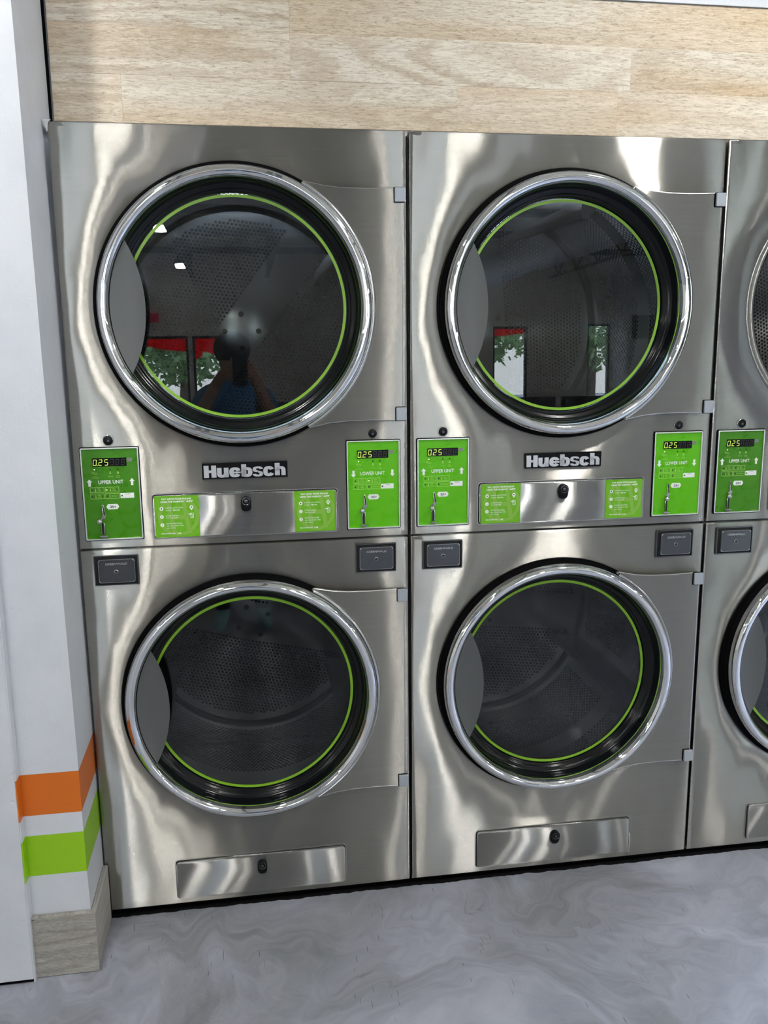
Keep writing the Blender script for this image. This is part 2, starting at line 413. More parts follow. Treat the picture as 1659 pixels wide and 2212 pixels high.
# left pillar (leans very slightly), its return and the protruding wall at the far left
def pillar():
    b = BM(); H = CEIL
    def c(z): return -0.0020 - 0.0046 * z - (0.0016 * z if False else 0)
    lo = [(-0.1375, -0.19), (-0.0020, -0.19), (-0.0020, 0.16), (-0.1375, 0.16)]
    hi = [(-0.1300, -0.19), (-0.0188, -0.19), (-0.0092 - 0.004, 0.16), (-0.1300, 0.16)]
    n = 24; rings = []
    rr = random.Random(2)
    for i in range(n + 1):
        t = i / n; e = rr.uniform(-0.0006, 0.0006)
        rings.append([b.bm.verts.new((p[0] * (1 - t) + q[0] * t + (e if k == 1 else 0), p[1], H * t)) for k, (p, q) in enumerate(zip(lo, hi))])
    for A, B in zip(rings, rings[1:]):
        for k in range(4): b.bm.faces.new((A[k], A[(k + 1) % 4], B[(k + 1) % 4], B[k]))
    b.bm.faces.new(rings[0]); b.bm.faces.new(rings[-1]); return b
pl = tag(obj('wall_pillar', pillar(), M_PILLAR), 'white painted pillar with orange and green stripes left of the dryers', kind='structure')
b = BM(); b.box(-0.1375, -0.1340, -0.2175, -0.189, 0.0, CEIL); obj('striped_return', b, M_PILLAR, pl)
wl_ = tag(obj('wall_left', BM().box(-1.6, -0.1372, -0.2210, -0.1895, 0.010, CEIL, 0.0015), M_PAINT), 'white painted wall sheet at the left edge of the picture', kind='structure')
b = BM(); b.box(-1.6, -0.1385, -0.2150, -0.191, 0.0, 0.0105); obj('black_gap_filler', b, M_MATTE, wl_)
b = BM(); b.box(-1.6, -1.5, -0.19, 0.11, 0.0, CEIL); obj('wall_end', b, M_PAINT, wl_)
# black joint lines beside dryer and planks, caulk blob
b = BM(); b.box(-0.0125, -0.0045, 0.0965, 0.1045, 1.965, 2.30); obj('joint_sealant', b, M_MATTE, pl)
b = BM(); b.prism([(-0.0105, 1.9595), (0.0100, 1.9600), (0.0050, 1.9560), (0.0026, 1.9500), (0.0018, 1.9380), (0.0006, 1.9340), (-0.0008, 1.9360), (-0.0014, 1.9480), (-0.0040, 1.9545)], -0.0025, 0.003, 0.0008)
obj('caulk_blob', b, M_PAINT, pl, True, sharp=60)
# baseboard in two mitred tiles
bl = tag(obj('baseboard_left', BM().box(-0.1360, -0.003, -0.1935, -0.1895, 0.0, 0.15), M_PAINT), 'grey wood-look tile skirting around the pillar foot', kind='structure')
b = BM()
P = [(-0.1372, -0.205), (0.0096, -0.205), (-0.0022, -0.1925), (-0.1372, -0.1925)]
def slab(b, P, z0, z1a, bev=0.0012):
    lo = [b.bm.verts.new((x, y, z0)) for x, y in P]; hi = [b.bm.verts.new((x, y, z1a)) for x, y in P]
    b.bm.faces.new(lo); f = b.bm.faces.new(hi)
    for i in range(4): b.bm.faces.new((lo[i], lo[(i + 1) % 4], hi[(i + 1) % 4], hi[i]))
    bmesh.ops.bevel(b.bm, geom=list(f.edges), offset=bev, segments=2, profile=0.5, affect='EDGES'); return b
obj('tile', slab(b, P, 0.0015, 0.1575), M_TILE, bl)
b = BM(); o = obj('tile', slab(b, [(0.0100, -0.2048), (0.0100, -0.0045), (-0.0018, -0.0045), (-0.0018, -0.1925)], 0.0015, 0.1530), M_TILE, bl)
b = BM(); b.box(-0.134, -0.128, -0.2056, -0.2045, 0.1515, 0.1525); b.box(-0.134, 0.0085, -0.203, -0.1935, 0.0, 0.003); b.box(-0.0005, 0.0085, -0.2, -0.006, 0, 0.003); obj('grout', b, M_MATTE, bl)

# ------------------------------------------------------------------ dryers
W, ZS, ZT, ZB = 0.806, 0.9865, 1.9566, 0.018
DX = 0.400
RP, RO = 0.3276, 0.3276
def depth(x, z, zc):
    d = 0.0
    if x < 0.2: d += 0.012 * (0.2 - x) ** 2 / 0.4
    if x > 0.70: d += 0.018 * (x - 0.70) ** 2 / 0.2
    s = math.hypot(x - DX, z - zc) - RO
    L = 0.048
    d += 0.0045 * math.exp(-max(s, -0.004) / L)
    return d
def front_panel(z0, z1, zc):
    b = BM(keep=True); x0, x1 = 0.0015, W - 0.0015
    angs = set(2 * PI * i / 220 for i in range(220))
    corners = [math.atan2(z - zc, x - DX) % (2 * PI) for x in (x0, x1) for z in (z0, z1)]
    angs = sorted(a for a in angs if all(abs(a - c) > 0.012 for c in corners)) + corners
    angs = sorted(angs)
    def edge(a, ins):
        c, s = math.cos(a), math.sin(a); t = 1e9
        if c > 1e-9: t = min(t, (x1 - ins - DX) / c)
        if c < -1e-9: t = min(t, (x0 + ins - DX) / c)
        if s > 1e-9: t = min(t, (z1 - ins - zc) / s)
        if s < -1e-9: t = min(t, (z0 + ins - zc) / s)
        return t
    prof = [(0.2940, 0.055), (0.2945, 0.020), (0.2962, 0.0100), (0.300, 0.0035), (0.3055, 0.0005), (0.311, 0.001), (0.3155, 0.0045), (0.3185, 0.0068)]
    rows = []
    for a in angs:
        c, s = math.cos(a), math.sin(a); col = []
        for r, y in prof: col.append((DX + r * c, y, zc + r * s))
        e = edge(a, 0.0022)
        for k in range(27):
            t = k / 26; t = t ** 1.25; r = 0.3225 + (e - 0.3225) * t
            x, z = DX + r * c, zc + r * s; col.append((x, depth(x, z, zc), z))
        e2 = edge(a, 0.0006); x, z = DX + e2 * c, zc + e2 * s; d = depth(x, z, zc); col.append((x, d + 0.0006, z))
        e3 = edge(a, 0.0); x, z = DX + e3 * c, zc + e3 * s; col.append((x, d + 0.0024, z)); col.append((x, d + 0.020, z))
        rows.append([b.bm.verts.new(p) for p in col])
    n = len(rows)
    uv = b.bm.loops.layers.uv.new('UVMap')
    for i in range(n):
        A, B = rows[i], rows[(i + 1) % n]
        for k in range(len(A) - 1):
            f = b.bm.faces.new((A[k], A[k + 1], B[k + 1], B[k])); f.smooth = True
            for l in f.loops: l[uv].uv = (l.vert.co.x, l.vert.co.z)
    b.bm.normal_update()
    f0 = b.bm.faces[len(b.bm.faces) // 2] if False else None
    tot = sum(f.normal.y * f.calc_area() for f in b.bm.faces)
    if tot > 0: bmesh.ops.reverse_faces(b.bm, faces=b.bm.faces[:])
    return b

def hexsheet(w_cells, test, mapf, pitch, hole, solid_ok):
    """hexagonal perforated sheet; test(u,v)->0 nothing, 1 solid, 2 holed"""
    V, F = [], []
    R = pitch / math.sqrt(3); rowh = pitch * math.sqrt(3) / 2
    (u0, u1), (v0, v1) = w_cells
    nv = int((v1 - v0) / rowh) + 1
    for j in range(nv + 1):
        v = v0 + j * rowh; nu = int(round((u1 - u0) / pitch))
        for i in range(nu):
            u = u0 + (i + 0.5 * (j & 1)) * pitch; k = test(u, v)
            if not k: continue
            o = len(V); out = [(u + R * 1.003 * math.sin(PI / 3 * q), v + R * 1.003 * math.cos(PI / 3 * q)) for q in range(6)]
            V += [mapf(*p) for p in out]
            if k == 1: F.append(tuple(range(o, o + 6)))
            else:
                V += [mapf(u + hole * math.sin(PI / 3 * q), v + hole * math.cos(PI / 3 * q)) for q in range(6)]
                for q in range(6): F.append((o + q, o + (q + 1) % 6, o + 6 + (q + 1) % 6, o + 6 + q))
    return V, F
RD, YB, YF = 0.384, 0.80, 0.062
def raw_mesh(name, V, F, m, smooth=False):
    me = bpy.data.meshes.new(name); me.from_pydata(V, [], F); me.materials.append(m)
    if smooth:
        for p in me.polygons: p.use_smooth = True
    me.update(); return me
def drum_back_mesh():
    def test(u, v):
        r = math.hypot(u, v)
        if r > RD - 0.006: return 0
        if r > RD - 0.036: return 1
        if abs(v) < 0.068: return 1            # plain band across the back
        return 2
    V, F = hexsheet(((-RD, RD + 0.01), (-RD, RD)), test, lambda u, v: (u, -0.026 * math.exp(-(u * u + v * v) / 0.0196), v), 0.0128, 0.0046, True)
    return raw_mesh('drum_back', V, F, M_DRUM)
def drum_shell_mesh():
    n = 188; circ = 2 * PI * RD; pitch = circ / n
    def test(u, v):
        ang = (u / RD) % (2 * PI / 3)
        if v > YB + 0.004 or v < YF: return 0
        if ang < 0.20 or ang > 2 * PI / 3 - 0.20: return 1
        if v > YB - 0.055 or v < YF + 0.05: return 1
        if 0.40 < (v - YF) / (YB - YF) < 0.50: return 1
        return 2
    def mp(u, v):
        v = min(max(v, YF), YB); a = u / RD; return (RD * math.cos(a), v, RD * math.sin(a))
    V, F = hexsheet(((0, circ), (YF, YB + 0.01)), test, mp, pitch, 0.0046, True)
    return raw_mesh('drum_shell', V, F, M_DRUM)
def baffle_bm():
    b = BM(); h = 0.105; prof = [(-0.040, 0), (-0.016, h * 0.82), (-0.006, h), (0.006, h), (0.016, h * 0.82), (0.040, 0)]
    A = [b.bm.verts.new((RD - 0.001 - p[1] - 0.0, YF + 0.01 + (p[1] * 0.35), p[0])) for p in prof]
    B = [b.bm.verts.new((RD - 0.001 - p[1] * 0.9, YB - 0.012 - (p[1] * 0.15), p[0])) for p in prof]
    for i in range(5): b.bm.faces.new((A[i], A[i + 1], B[i + 1], B[i]))
    b.bm.faces.new(A); b.bm.faces.new(B[::-1]); return b
def cabinet_bm():
    b = BM(); t = 0.002; y0, y1 = 0.028, 0.93
    b.box(0.002, 0.004, y0, y1, 0.03, ZT - 0.004); b.box(W - 0.004, W - 0.002, y0, y1, 0.03, ZT - 0.004)
    b.box(0.004, W - 0.004, y1 - 0.004, y1, 0.03, ZT - 0.004); b.box(0.004, W - 0.004, y0, 0.099, ZT - 0.006, ZT - 0.004)
    b.box(0.004, W - 0.004, y0, y1 - 0.004, ZS - 0.006, ZS + 0.004); b.box(0.004, W - 0.004, y0, y1 - 0.004, 0.03, 0.034)
    b.box(0.004, W - 0.004, 0.06, 0.9, 0.0, 0.03); return b
def bulkhead_bm(zc, z0, z1):
    b = BM(); n = 96
    def onrect(a):
        c, s = math.cos(a), math.sin(a); t = 1e9
        for lim, q in ((W - 0.006 - DX, c), (-(0.006 - DX), -c), (z1 - zc, s), (zc - z0, -s)):
            if q > 1e-9: t = min(t, lim / q)
        return (DX + t * c, zc + t * s)
    outer = [onrect(2 * PI * i / n) for i in range(n)]
    inner = [(DX + 0.287 * math.cos(2 * PI * i / n), zc - 0.006 + 0.287 * math.sin(2 * PI * i / n)) for i in range(n)]
    return b.ringprism(outer, inner, 0.0555, 0.0585)

PX = 0.797                    # hinge line
CXD = DX - PX                 # door centre in door space
def door_plate_bm():
    """stainless plate from the ring to the hinge side, with a raised lip along the ring"""
    b = BM(keep=False); pts = []
    th = math.radians(61.0)
    top = [(0.1588, 0.2838), (0.185, 0.2785), (0.2076, 0.2738), (0.2506, 0.2700), (0.3048, 0.2690), (0.345, 0.2700), (0.3715, 0.2712)]
    arc = [(0.3195 * math.cos(t), 0.3195 * math.sin(t)) for t in [(-th + 2 * th * i / 64) for i in range(65)]]
    P = arc + top + [(0.3885, 0.2712), (0.3885, -0.2712), (0.3715, -0.2712)] + [(x, -z) for x, z in top[::-1]][1:]
    P = [(x + CXD, z) for x, z in P]
    b.prism(P, -0.0185, -0.0035)
    uv = b.bm.loops.layers.uv.new('UVMap')
    for f in b.bm.faces:
        for l in f.loops: l[uv].uv = (l.vert.co.x, l.vert.co.z)
    return b
def liner_bm():
    th = math.radians(61.0)
    P = [(0.3215 * math.cos(t), 0.3215 * math.sin(t)) for t in [(-th + 2 * th * i / 64) for i in range(65)]] + [(0.185, 0.276), (0.2506, 0.2680), (0.3860, 0.2690), (0.3860, -0.2690), (0.2506, -0.2680), (0.185, -0.276)]
    return BM().prism([(x + CXD, z) for x, z in P], -0.0036, -0.0026)
def lip_bm():
    b = BM(); th = math.radians(60.6)
    prof = [(0.3170, -0.014), (0.3170, -0.0225), (0.3182, -0.0258), (0.3206, -0.0268), (0.3232, -0.0258), (0.3252, -0.0222), (0.3262, -0.0180), (0.3262, -0.014)]
    b.lathe(prof, CXD, 0, 72, True, -th, th); return b
def plate_edge_bm():
    b = BM()
    top = [(0.1588, 0.2838), (0.185, 0.2785), (0.2076, 0.2738), (0.2506, 0.2700), (0.3048, 0.2690), (0.345, 0.2700), (0.3715, 0.2712)]
    b.tube([(x + CXD, -0.0165, z) for x, z in top], 0.0022, 8); b.tube([(x + CXD, -0.0165, -z) for x, z in top], 0.0022, 8)
    b.tube([(0.3885 + CXD, -0.0160, -0.2712), (0.3885 + CXD, -0.0160, 0.2712)], 0.0026, 8); return b
def dring_bm():
    prof = [(0.3172, -0.010), (0.3172, -0.0235), (0.3158, -0.0310), (0.3128, -0.0375), (0.3080, -0.0420), (0.3020, -0.0432), (0.2965, -0.0412), (0.2922, -0.0370), (0.2898, -0.0315), (0.2888, -0.0250), (0.2885, -0.0120)]
    return BM().lathe(prof, CXD, 0, 160)
def dgasket_bm():
    prof = [(0.3155, 0.010), (0.3272, 0.009), (0.3278, -0.001), (0.3274, -0.0060), (0.3250, -0.0092), (0.3165, -0.0100)]
    return BM().lathe(prof, CXD, 0, 144, True)
def bowl_bm():
    prof = [(0.2890, -0.0150), (0.2868, -0.0165), (0.2850, -0.0120), (0.2838, -0.0020), (0.2800, 0.0050), (0.2755, 0.0075), (0.2712, 0.0090), (0.2696, 0.0125), (0.2672, 0.0150), (0.2642, 0.0165), (0.2625, 0.0200), (0.2620, 0.0340), (0.2800, 0.0360), (0.2890, 0.010)]
    return BM().lathe(prof, CXD, 0, 144, True)
def handle_bm():
    # lens between the ring and an arc bulging right
    Ra, ca = 0.3110, -0.5200 ; R = 0.2876
    d = -ca; xi = -(R * R - Ra * Ra + d * d) / (2 * d); zi = math.sqrt(max(R * R - xi * xi, 0))
    a0 = math.atan2(zi, xi); left = [(R * math.cos(a0 + (2 * PI - 2 * a0) * i / 40), R * math.sin(a0 + (2 * PI - 2 * a0) * i / 40)) for i in range(41)]
    b0 = math.asin(zi / Ra); right = [(ca + Ra * math.cos(-b0 + 2 * b0 * i / 40), Ra * math.sin(-b0 + 2 * b0 * i / 40)) for i in range(41)]
    b = BM(); n = 12; rows = []
    for i in range(41):
        L = left[40 - i]; Rr = right[i]; row = []
        for k in range(n + 1):
            t = k / n; x = L[0] + (Rr[0] - L[0]) * t; z = L[1] + (Rr[1] - L[1]) * t
            y = -0.0290 + 0.0070 * math.sin(PI * t) * (1 - (2 * i / 40 - 1) ** 2) + 0.004 * t
            row.append((x + CXD, y, z))
        rows.append(row)
    F = [[b.bm.verts.new(p) for p in r] for r in rows]
    B = [[b.bm.verts.new((p[0], p[1] + 0.006, p[2])) for p in r] for r in rows]
    for G in (F, B):
        for i in range(40):
            for k in range(n):
                b.bm.faces.new((G[i][k], G[i + 1][k], G[i + 1][k + 1], G[i][k + 1]))
    for i in range(40):
        b.bm.faces.new((F[i][n], F[i + 1][n], B[i + 1][n], B[i][n])); b.bm.faces.new((F[i][0], F[i + 1][0], B[i + 1][0], B[i][0]))
    bmesh.ops.remove_doubles(b.bm, verts=b.bm.verts, dist=1e-5); return b
GT = math.radians(1.0)        # the glass leans back a touch
def glass_bm():
    b = BM(); b.disc(0.2612, -0.002, 0.002, CXD, 0, 96); return b
def limering_bm():
    return BM().lathe([(0.2592, -0.0024), (0.2592, -0.0036), (0.2526, -0.0036), (0.2526, -0.0024)], CXD, 0, 144, True)
def hinge_bm(s):
    b = BM(); b.prism(rrect(-0.0245, 0.0005, -0.016, 0.016, 0.002, 3), -0.0262, -0.0150, 0.0012)
    b.box(-0.004, 0.0005, -0.0150, 0.02, -0.014, 0.014); return b
def hinge_gap_bm():
    b = BM(); b.prism(rrect(-0.0262, 0.0, -0.0177, 0.0177, 0.002, 3), -0.0205, -0.0188); return b
def build_door(root, zc, open_deg=0.0):
    d = part('door', 'door_plate', door_plate_bm, M_PLATE, root, loc=(PX, 0, zc), rot=(0, 0, math.radians(open_deg)), label='brushed steel door plate' if not open_deg else 'open dryer door swung to the right')
    part('door_lip', 'lip', lip_bm, M_PLATE_LIP, d, True, 40); part('plate_liner', 'pliner', liner_bm, M_MATTE, d); part('door_edge', 'pedge', plate_edge_bm, M_EDGE2, d, True, 40)
    part('door_ring', 'dring', dring_bm, M_CHROME, d, True, 60, label='polished chrome ring')
    part('outer_gasket', 'dgask', dgasket_bm, M_MATTE, d, True, 40, label='black rubber gasket')
    part('inner_gasket', 'bowl', bowl_bm, M_BLACK, d, True, 50, label='glossy black window surround')
    part('handle', 'hand', handle_bm, M_HAND, d, True, 40, label='grey crescent pull handle')
    g = part('window_glass', 'glass', glass_bm, M_GLASS, d, loc=(0, 0.026, 0), rot=(-GT, 0, 0), label='clear round window glass')
    part('green_ring', 'lime', limering_bm, M_LIME, d, True, 30, loc=(0, 0.026, 0), rot=(-GT, 0, 0), label='thin lime green ring')
    for z in (0.2560, -0.2560):
        part('hinge_shadow_gap', 'hgap', hinge_gap_bm, M_MATTE, d, loc=(0, 0, z)); part('hinge', 'hinge', lambda: hinge_bm(1), M_HINGE, d, loc=(0, 0, z), label='light grey hinge cap')
    return d
M_PLATE_LIP = mat('satin_steel_lip', (0.60, 0.60, 0.59, 1), 0.2, 1.0)

SEGS = {'0': 'abcdef', '2': 'abged', '5': 'afgcd', '8': 'abcdefg'}
def segs(b, ch, x, z, w, h, y, t=0.0011):
    sl = 0.10
    def q(x0, x1, z0, z1):
        b.poly([(x + x0 + sl * z0, z + z0), (x + x1 + sl * z0, z + z0), (x + x1 + sl * z1, z + z1), (x + x0 + sl * z1, z + z1)], y)
    g = 0.00025
    S = {'a': (t, w - t, h - t, h), 'd': (t, w - t, 0, t), 'g': (t, w - t, h / 2 - t / 2, h / 2 + t / 2), 'f': (0, t, h / 2 + g, h - g), 'b': (w - t, w, h / 2 + g, h - g), 'e': (0, t, g, h / 2 - g), 'c': (w - t, w, g, h / 2 - g)}
    for s in SEGS[ch]: q(*S[s])
CW, CH = 0.1334, 0.2225
def control_panel(root, x0, ztop, upper, lit, dark=None):
    """green coin panel; local origin at its top left corner, z down"""
    key = 'cpU' if upper else 'cpL'
    c = part('control_panel', 'cp_base', lambda: BM().prism(rrect(0.0022, CW - 0.0022, -CH + 0.0022, -0.0022, 0.0012, 2), -0.0012, 0.002), M_GREEN, root, loc=(x0, 0, ztop), override=dark,
             label=('green coin panel marked UPPER UNIT' if upper else 'green coin panel marked LOWER UNIT'))
    def fr():
        b = BM(); o = rrect(0, CW, -CH, 0, 0.003, 4); i1 = rrect(0.0030, CW - 0.0030, -CH + 0.0030, -0.0030, 0.0015, 4); b.ringprism(o, i1, -0.0050, 0.0065)
        bmesh.ops.bevel(b.bm, geom=[e for e in b.bm.edges if all(abs(v.co.y + 0.005) < 1e-6 for v in e.verts)], offset=0.0006, segments=1, affect='EDGES'); return b
    part('bezel', 'cp_fr', fr, M_EDGE, c, label='bright metal bezel')
    part('bezel_gap', 'cp_gap', lambda: BM().ringprism(rrect(-0.0018, CW + 0.0018, -CH - 0.0018, 0.0018, 0.0035, 4), rrect(0.0006, CW - 0.0006, -CH + 0.0006, -0.0006, 0.003, 4), -0.0022, 0.0062), M_MATTE, c)
    Y = -0.0014
    part('display', 'cp_disp', lambda: BM().prism(rrect(0.0260, 0.1048, -0.0445, -0.0245, 0.0012, 3), -0.0022, 0), M_DISP, c, label='black digital display')
    part('sensor_window', 'cp_sq', lambda: BM().box(0.1060, 0.1176, -0.0022, 0, -0.0345, -0.0255, 0.0003), M_GREY, c)
    def dig():
        b = BM()
        for ch, x in (('0', 0.0275), ('2', 0.0403), ('5', 0.0538)): segs(b, ch, x, -0.0420, 0.0080, 0.0142, -0.0026)
        b.quad(0.0372, 0.0385, -0.0420, -0.0408, -0.0026); return raise_flat(b, 0.0001)
    tag(part('lit_digits', 'cp_dig', dig, M_SEG, c, label='lit yellow-green digits reading 0.25'), kind='stuff')
    def dim():
        b = BM()
        for x in (0.0665, 0.0790, 0.0917): segs(b, '8', x, -0.0420, 0.0080, 0.0142, -0.0025)
        return raise_flat(b, 0.0001)
    tag(part('unlit_digits', 'cp_dim', dim, M_DIM, c), kind='stuff')
    word = 'UPPER UNIT' if upper else 'LOWER UNIT'
    def title():
        b = BM(); text_fit(b, word, 0.0368 if upper else 0.0345, 0.0948, -0.0868, -0.0780, Y, 0.012); return b
    tag(part('unit_lettering', key + 'w', title, M_WHITE, c, label='white lettering reading ' + word), kind='stuff')
    def arrow():
        b = BM(); P = [(0.0062, 0), (0.0125, -0.0072), (0.0090, -0.0072), (0.0090, -0.0172), (0.0034, -0.0172), (0.0034, -0.0072), (0.0, -0.0072)]
        if not upper: P = [(x, -0.0172 - z) for x, z in P][::-1]
        b.prism(P, -0.0002, 0.0002); return b
    for xa in (0.0104, 0.1085): part('arrow', key + 'a', arrow, M_WHITE, c, loc=(xa, Y, -0.0746), label='white arrow pointing ' + ('up' if upper else 'down'))
    part('price_tag', 'cp_tag', lambda: BM().prism([(0.0515, -0.1423), (0.0552, -0.1360), (0.0773, -0.1360), (0.0812, -0.1423), (0.0773, -0.1486), (0.0552, -0.1486)], Y - 0.0003, Y + 0.0003), M_WHITE, c, label='white six-sided tag reading 25\u00a2')
    part('start_button', 'cp_st', lambda: BM().box(0.0858, 0.1176, Y - 0.0002, Y + 0.0002, -0.1222, -0.1100), M_WHITE, c, label='white start button')
    def button(t1, t2):
        b = BM(); b.outline(0, 0.0322, -0.0128, 0, 0.0008, 0)
        if t2:
            text_fit(b, t1, 0.0175, 0.0237, -0.0055, -0.0026, 0); text_fit(b, t2, 0.0169, 0.0253, -0.0105, -0.0066, 0)
            b.quad(0.0117, 0.0127, -0.0080, -0.0028, 0); b.poly([(0.0122 + 0.0013 * math.cos(a * PI / 4), -0.0090 + 0.0013 * math.sin(a * PI / 4)) for a in range(8)], 0)
        else:
            text_fit(b, t1, 0.0141, 0.0284, -0.0080, -0.0050, 0); b.outline(0.0091, 0.0114, -0.0097, -0.0034, 0.0004, 0)
        return b
    for x, z, t1, t2 in ((0.0170, -0.0945, 'High', 'Temp'), (0.0514, -0.0945, 'Low', 'Temp'), (0.0170, -0.1098, 'Med', 'Temp'), (0.0514, -0.1098, 'Delicate', None)):
        tag(part('button', 'cp_b' + t1, lambda: button(t1, t2), M_PALEG, c, loc=(x, Y, z), label='pale outlined button marked ' + (t1 + ' ' + t2 if t2 else t1)), kind='stuff')
    def caption(k):
        b = BM()
        if k == 0:
            text_fit(b, 'Insert', 0.0270, 0.0345, -0.0692, -0.0668, Y); text_fit(b, 'Coins/Card', 0.0218, 0.0395, -0.0728, -0.0704, Y)
            b.ringprism([(0.0258 + 0.0022 * math.cos(i * PI / 6), -0.0592 + 0.0022 * math.sin(i * PI / 6)) for i in range(12)], [(0.0258 + 0.0016 * math.cos(i * PI / 6), -0.0592 + 0.0016 * math.sin(i * PI / 6)) for i in range(12)], Y, Y + 0.0003)
            b.outline(0.0292, 0.0360, -0.0630, -0.0592, 0.0005, Y)
        elif k == 1:
            text_fit(b, 'Drying', 0.0608, 0.0712, -0.0706, -0.0676, Y)
            for q in range(3): b.quad(0.0640, 0.0676, -0.0588 - 0.0022 * q, -0.0576 - 0.0022 * q, Y)
        else:
            text_fit(b, 'Cool', 0.0800, 0.0874, -0.0692, -0.0668, Y); text_fit(b, 'Down', 0.0792, 0.0880, -0.0728, -0.0704, Y)
            b.ringprism([(0.0837 + 0.0024 * math.cos(i * PI / 6), -0.0604 + 0.0024 * math.sin(i * PI / 6)) for i in range(12)], [(0.0837 + 0.0010 * math.cos(i * PI / 6), -0.0604 + 0.0010 * math.sin(i * PI / 6)) for i in range(12)], Y, Y + 0.0003)
        return b
    for k in range(3): tag(part('indicator_caption', 'cp_c%d' % k, lambda: caption(k), M_PALEG, c), kind='stuff')
    tag(part('fine_print', 'cp_fp', lambda: BM().quad(0.1100, 0.1262, -0.2180, -0.2174, Y), M_PALEG, c), kind='stuff')
    def ink():
        b = BM()
        for x, z in ((0.0280 + (0.0012), -0.0535), (0.0642, -0.0535), (0.0818, -0.0535), (0.0190, -0.1028), (0.0535, -0.1028), (0.0190, -0.1180), (0.0535, -0.1180), (0.0878, -0.1180)):
            b.quad(x, x + 0.0034, z - 0.0002, z + 0.0034, Y - 0.0003)
        text_fit(b, '25', 0.0598, 0.0692, -0.1452, -0.1396, Y - 0.0006, 0.03); text_fit(b, '\u00a2', 0.0704, 0.0742, -0.1452, -0.1396, Y - 0.0006, 0.01)
        text_fit(b, 'START', 0.0978, 0.1090, -0.1138, -0.1112, Y - 0.0004)
        return b
    tag(part('black_print', 'cp_ink', ink, M_INK, c), kind='stuff')
    def leds():
        b = BM(); b.ball((0.0300, -0.0018, -0.0518), (0.0016, 0.0008, 0.0013), 10)
        if lit: b.ball((0.0552, -0.0018, -0.1012), (0.0016, 0.0008, 0.0013), 10)
        return b
    tag(part('indicator_light', 'cp_led%d' % lit, leds, M_LED, c, True), kind='stuff')
    # coin slide: slot, ball knob, stem, cup
    def slotp():
        b = BM(); P = [(0.0405, -0.1372), (0.0425, -0.1355), (0.0448, -0.1362), (0.0458, -0.1385), (0.0492, -0.1625), (0.0490, -0.1690), (0.0460, -0.1712), (0.0388, -0.1712), (0.0360, -0.1680), (0.0400, -0.1650), (0.0432, -0.1622)]
        b.prism(P, -0.0042, 0, 0.0006); return b
    part('coin_slide', 'cp_slot', slotp, M_NICKEL, c, True, 35, label='nickel coin slide')
    part('coin_slot', 'cp_slot2', lambda: BM().prism([(0.0420, -0.1385), (0.0434, -0.1372), (0.0446, -0.1382), (0.0478, -0.1618), (0.0462, -0.1626), (0.0452, -0.1612)], -0.0046, -0.001), M_HOLE, c)
    part('coin_knob', 'cp_ball', lambda: BM().ball((0.0362, -0.0150, -0.1748), 0.0071, 24).tube([(0.0362, -0.012, -0.1748), (0.0400, -0.003, -0.1712)], 0.0030, 10), M_NICKEL, c, True, label='round nickel coin knob')
    part('coin_stem', 'cp_stem', lambda: BM().box(0.0366, 0.0448, -0.0050, 0, -0.2095, -0.1800, 0.0008), M_NICKEL, c, True, 30)
    part('coin_stem_slot', 'cp_stem2', lambda: BM().box(0.0380, 0.0434, -0.0056, -0.001, -0.2092, -0.1806, 0.0004), M_HOLE, c)
    def cup():
        b = BM(); n = 24; cx, cz = 0.0418, -0.2120
        for (r0, y0, z0), (r1, y1, z1) in (((0.0118, 0, 0), (0.0060, 0, -0.0075)),):
            pass
        rings = []
        for r, z in ((0.0095, 0.0005), (0.0118, 0.0008), (0.0120, -0.0006), (0.0098, -0.0028), (0.0050, -0.0062)):
            rings.append([b.bm.verts.new((cx + r * math.cos(PI + PI * i / n), r * math.sin(PI + PI * i / n) * 0.85 - 0.0012, cz + z)) for i in range(n + 1)])
        for A, B in zip(rings, rings[1:]):
            for i in range(n): b.bm.faces.new((A[i], A[i + 1], B[i + 1], B[i]))
        b.bm.faces.new(rings[-1]); return b
    part('coin_cup', 'cp_cup', cup, M_NICKEL, c, True, 50, label='nickel coin return lip')
    return c

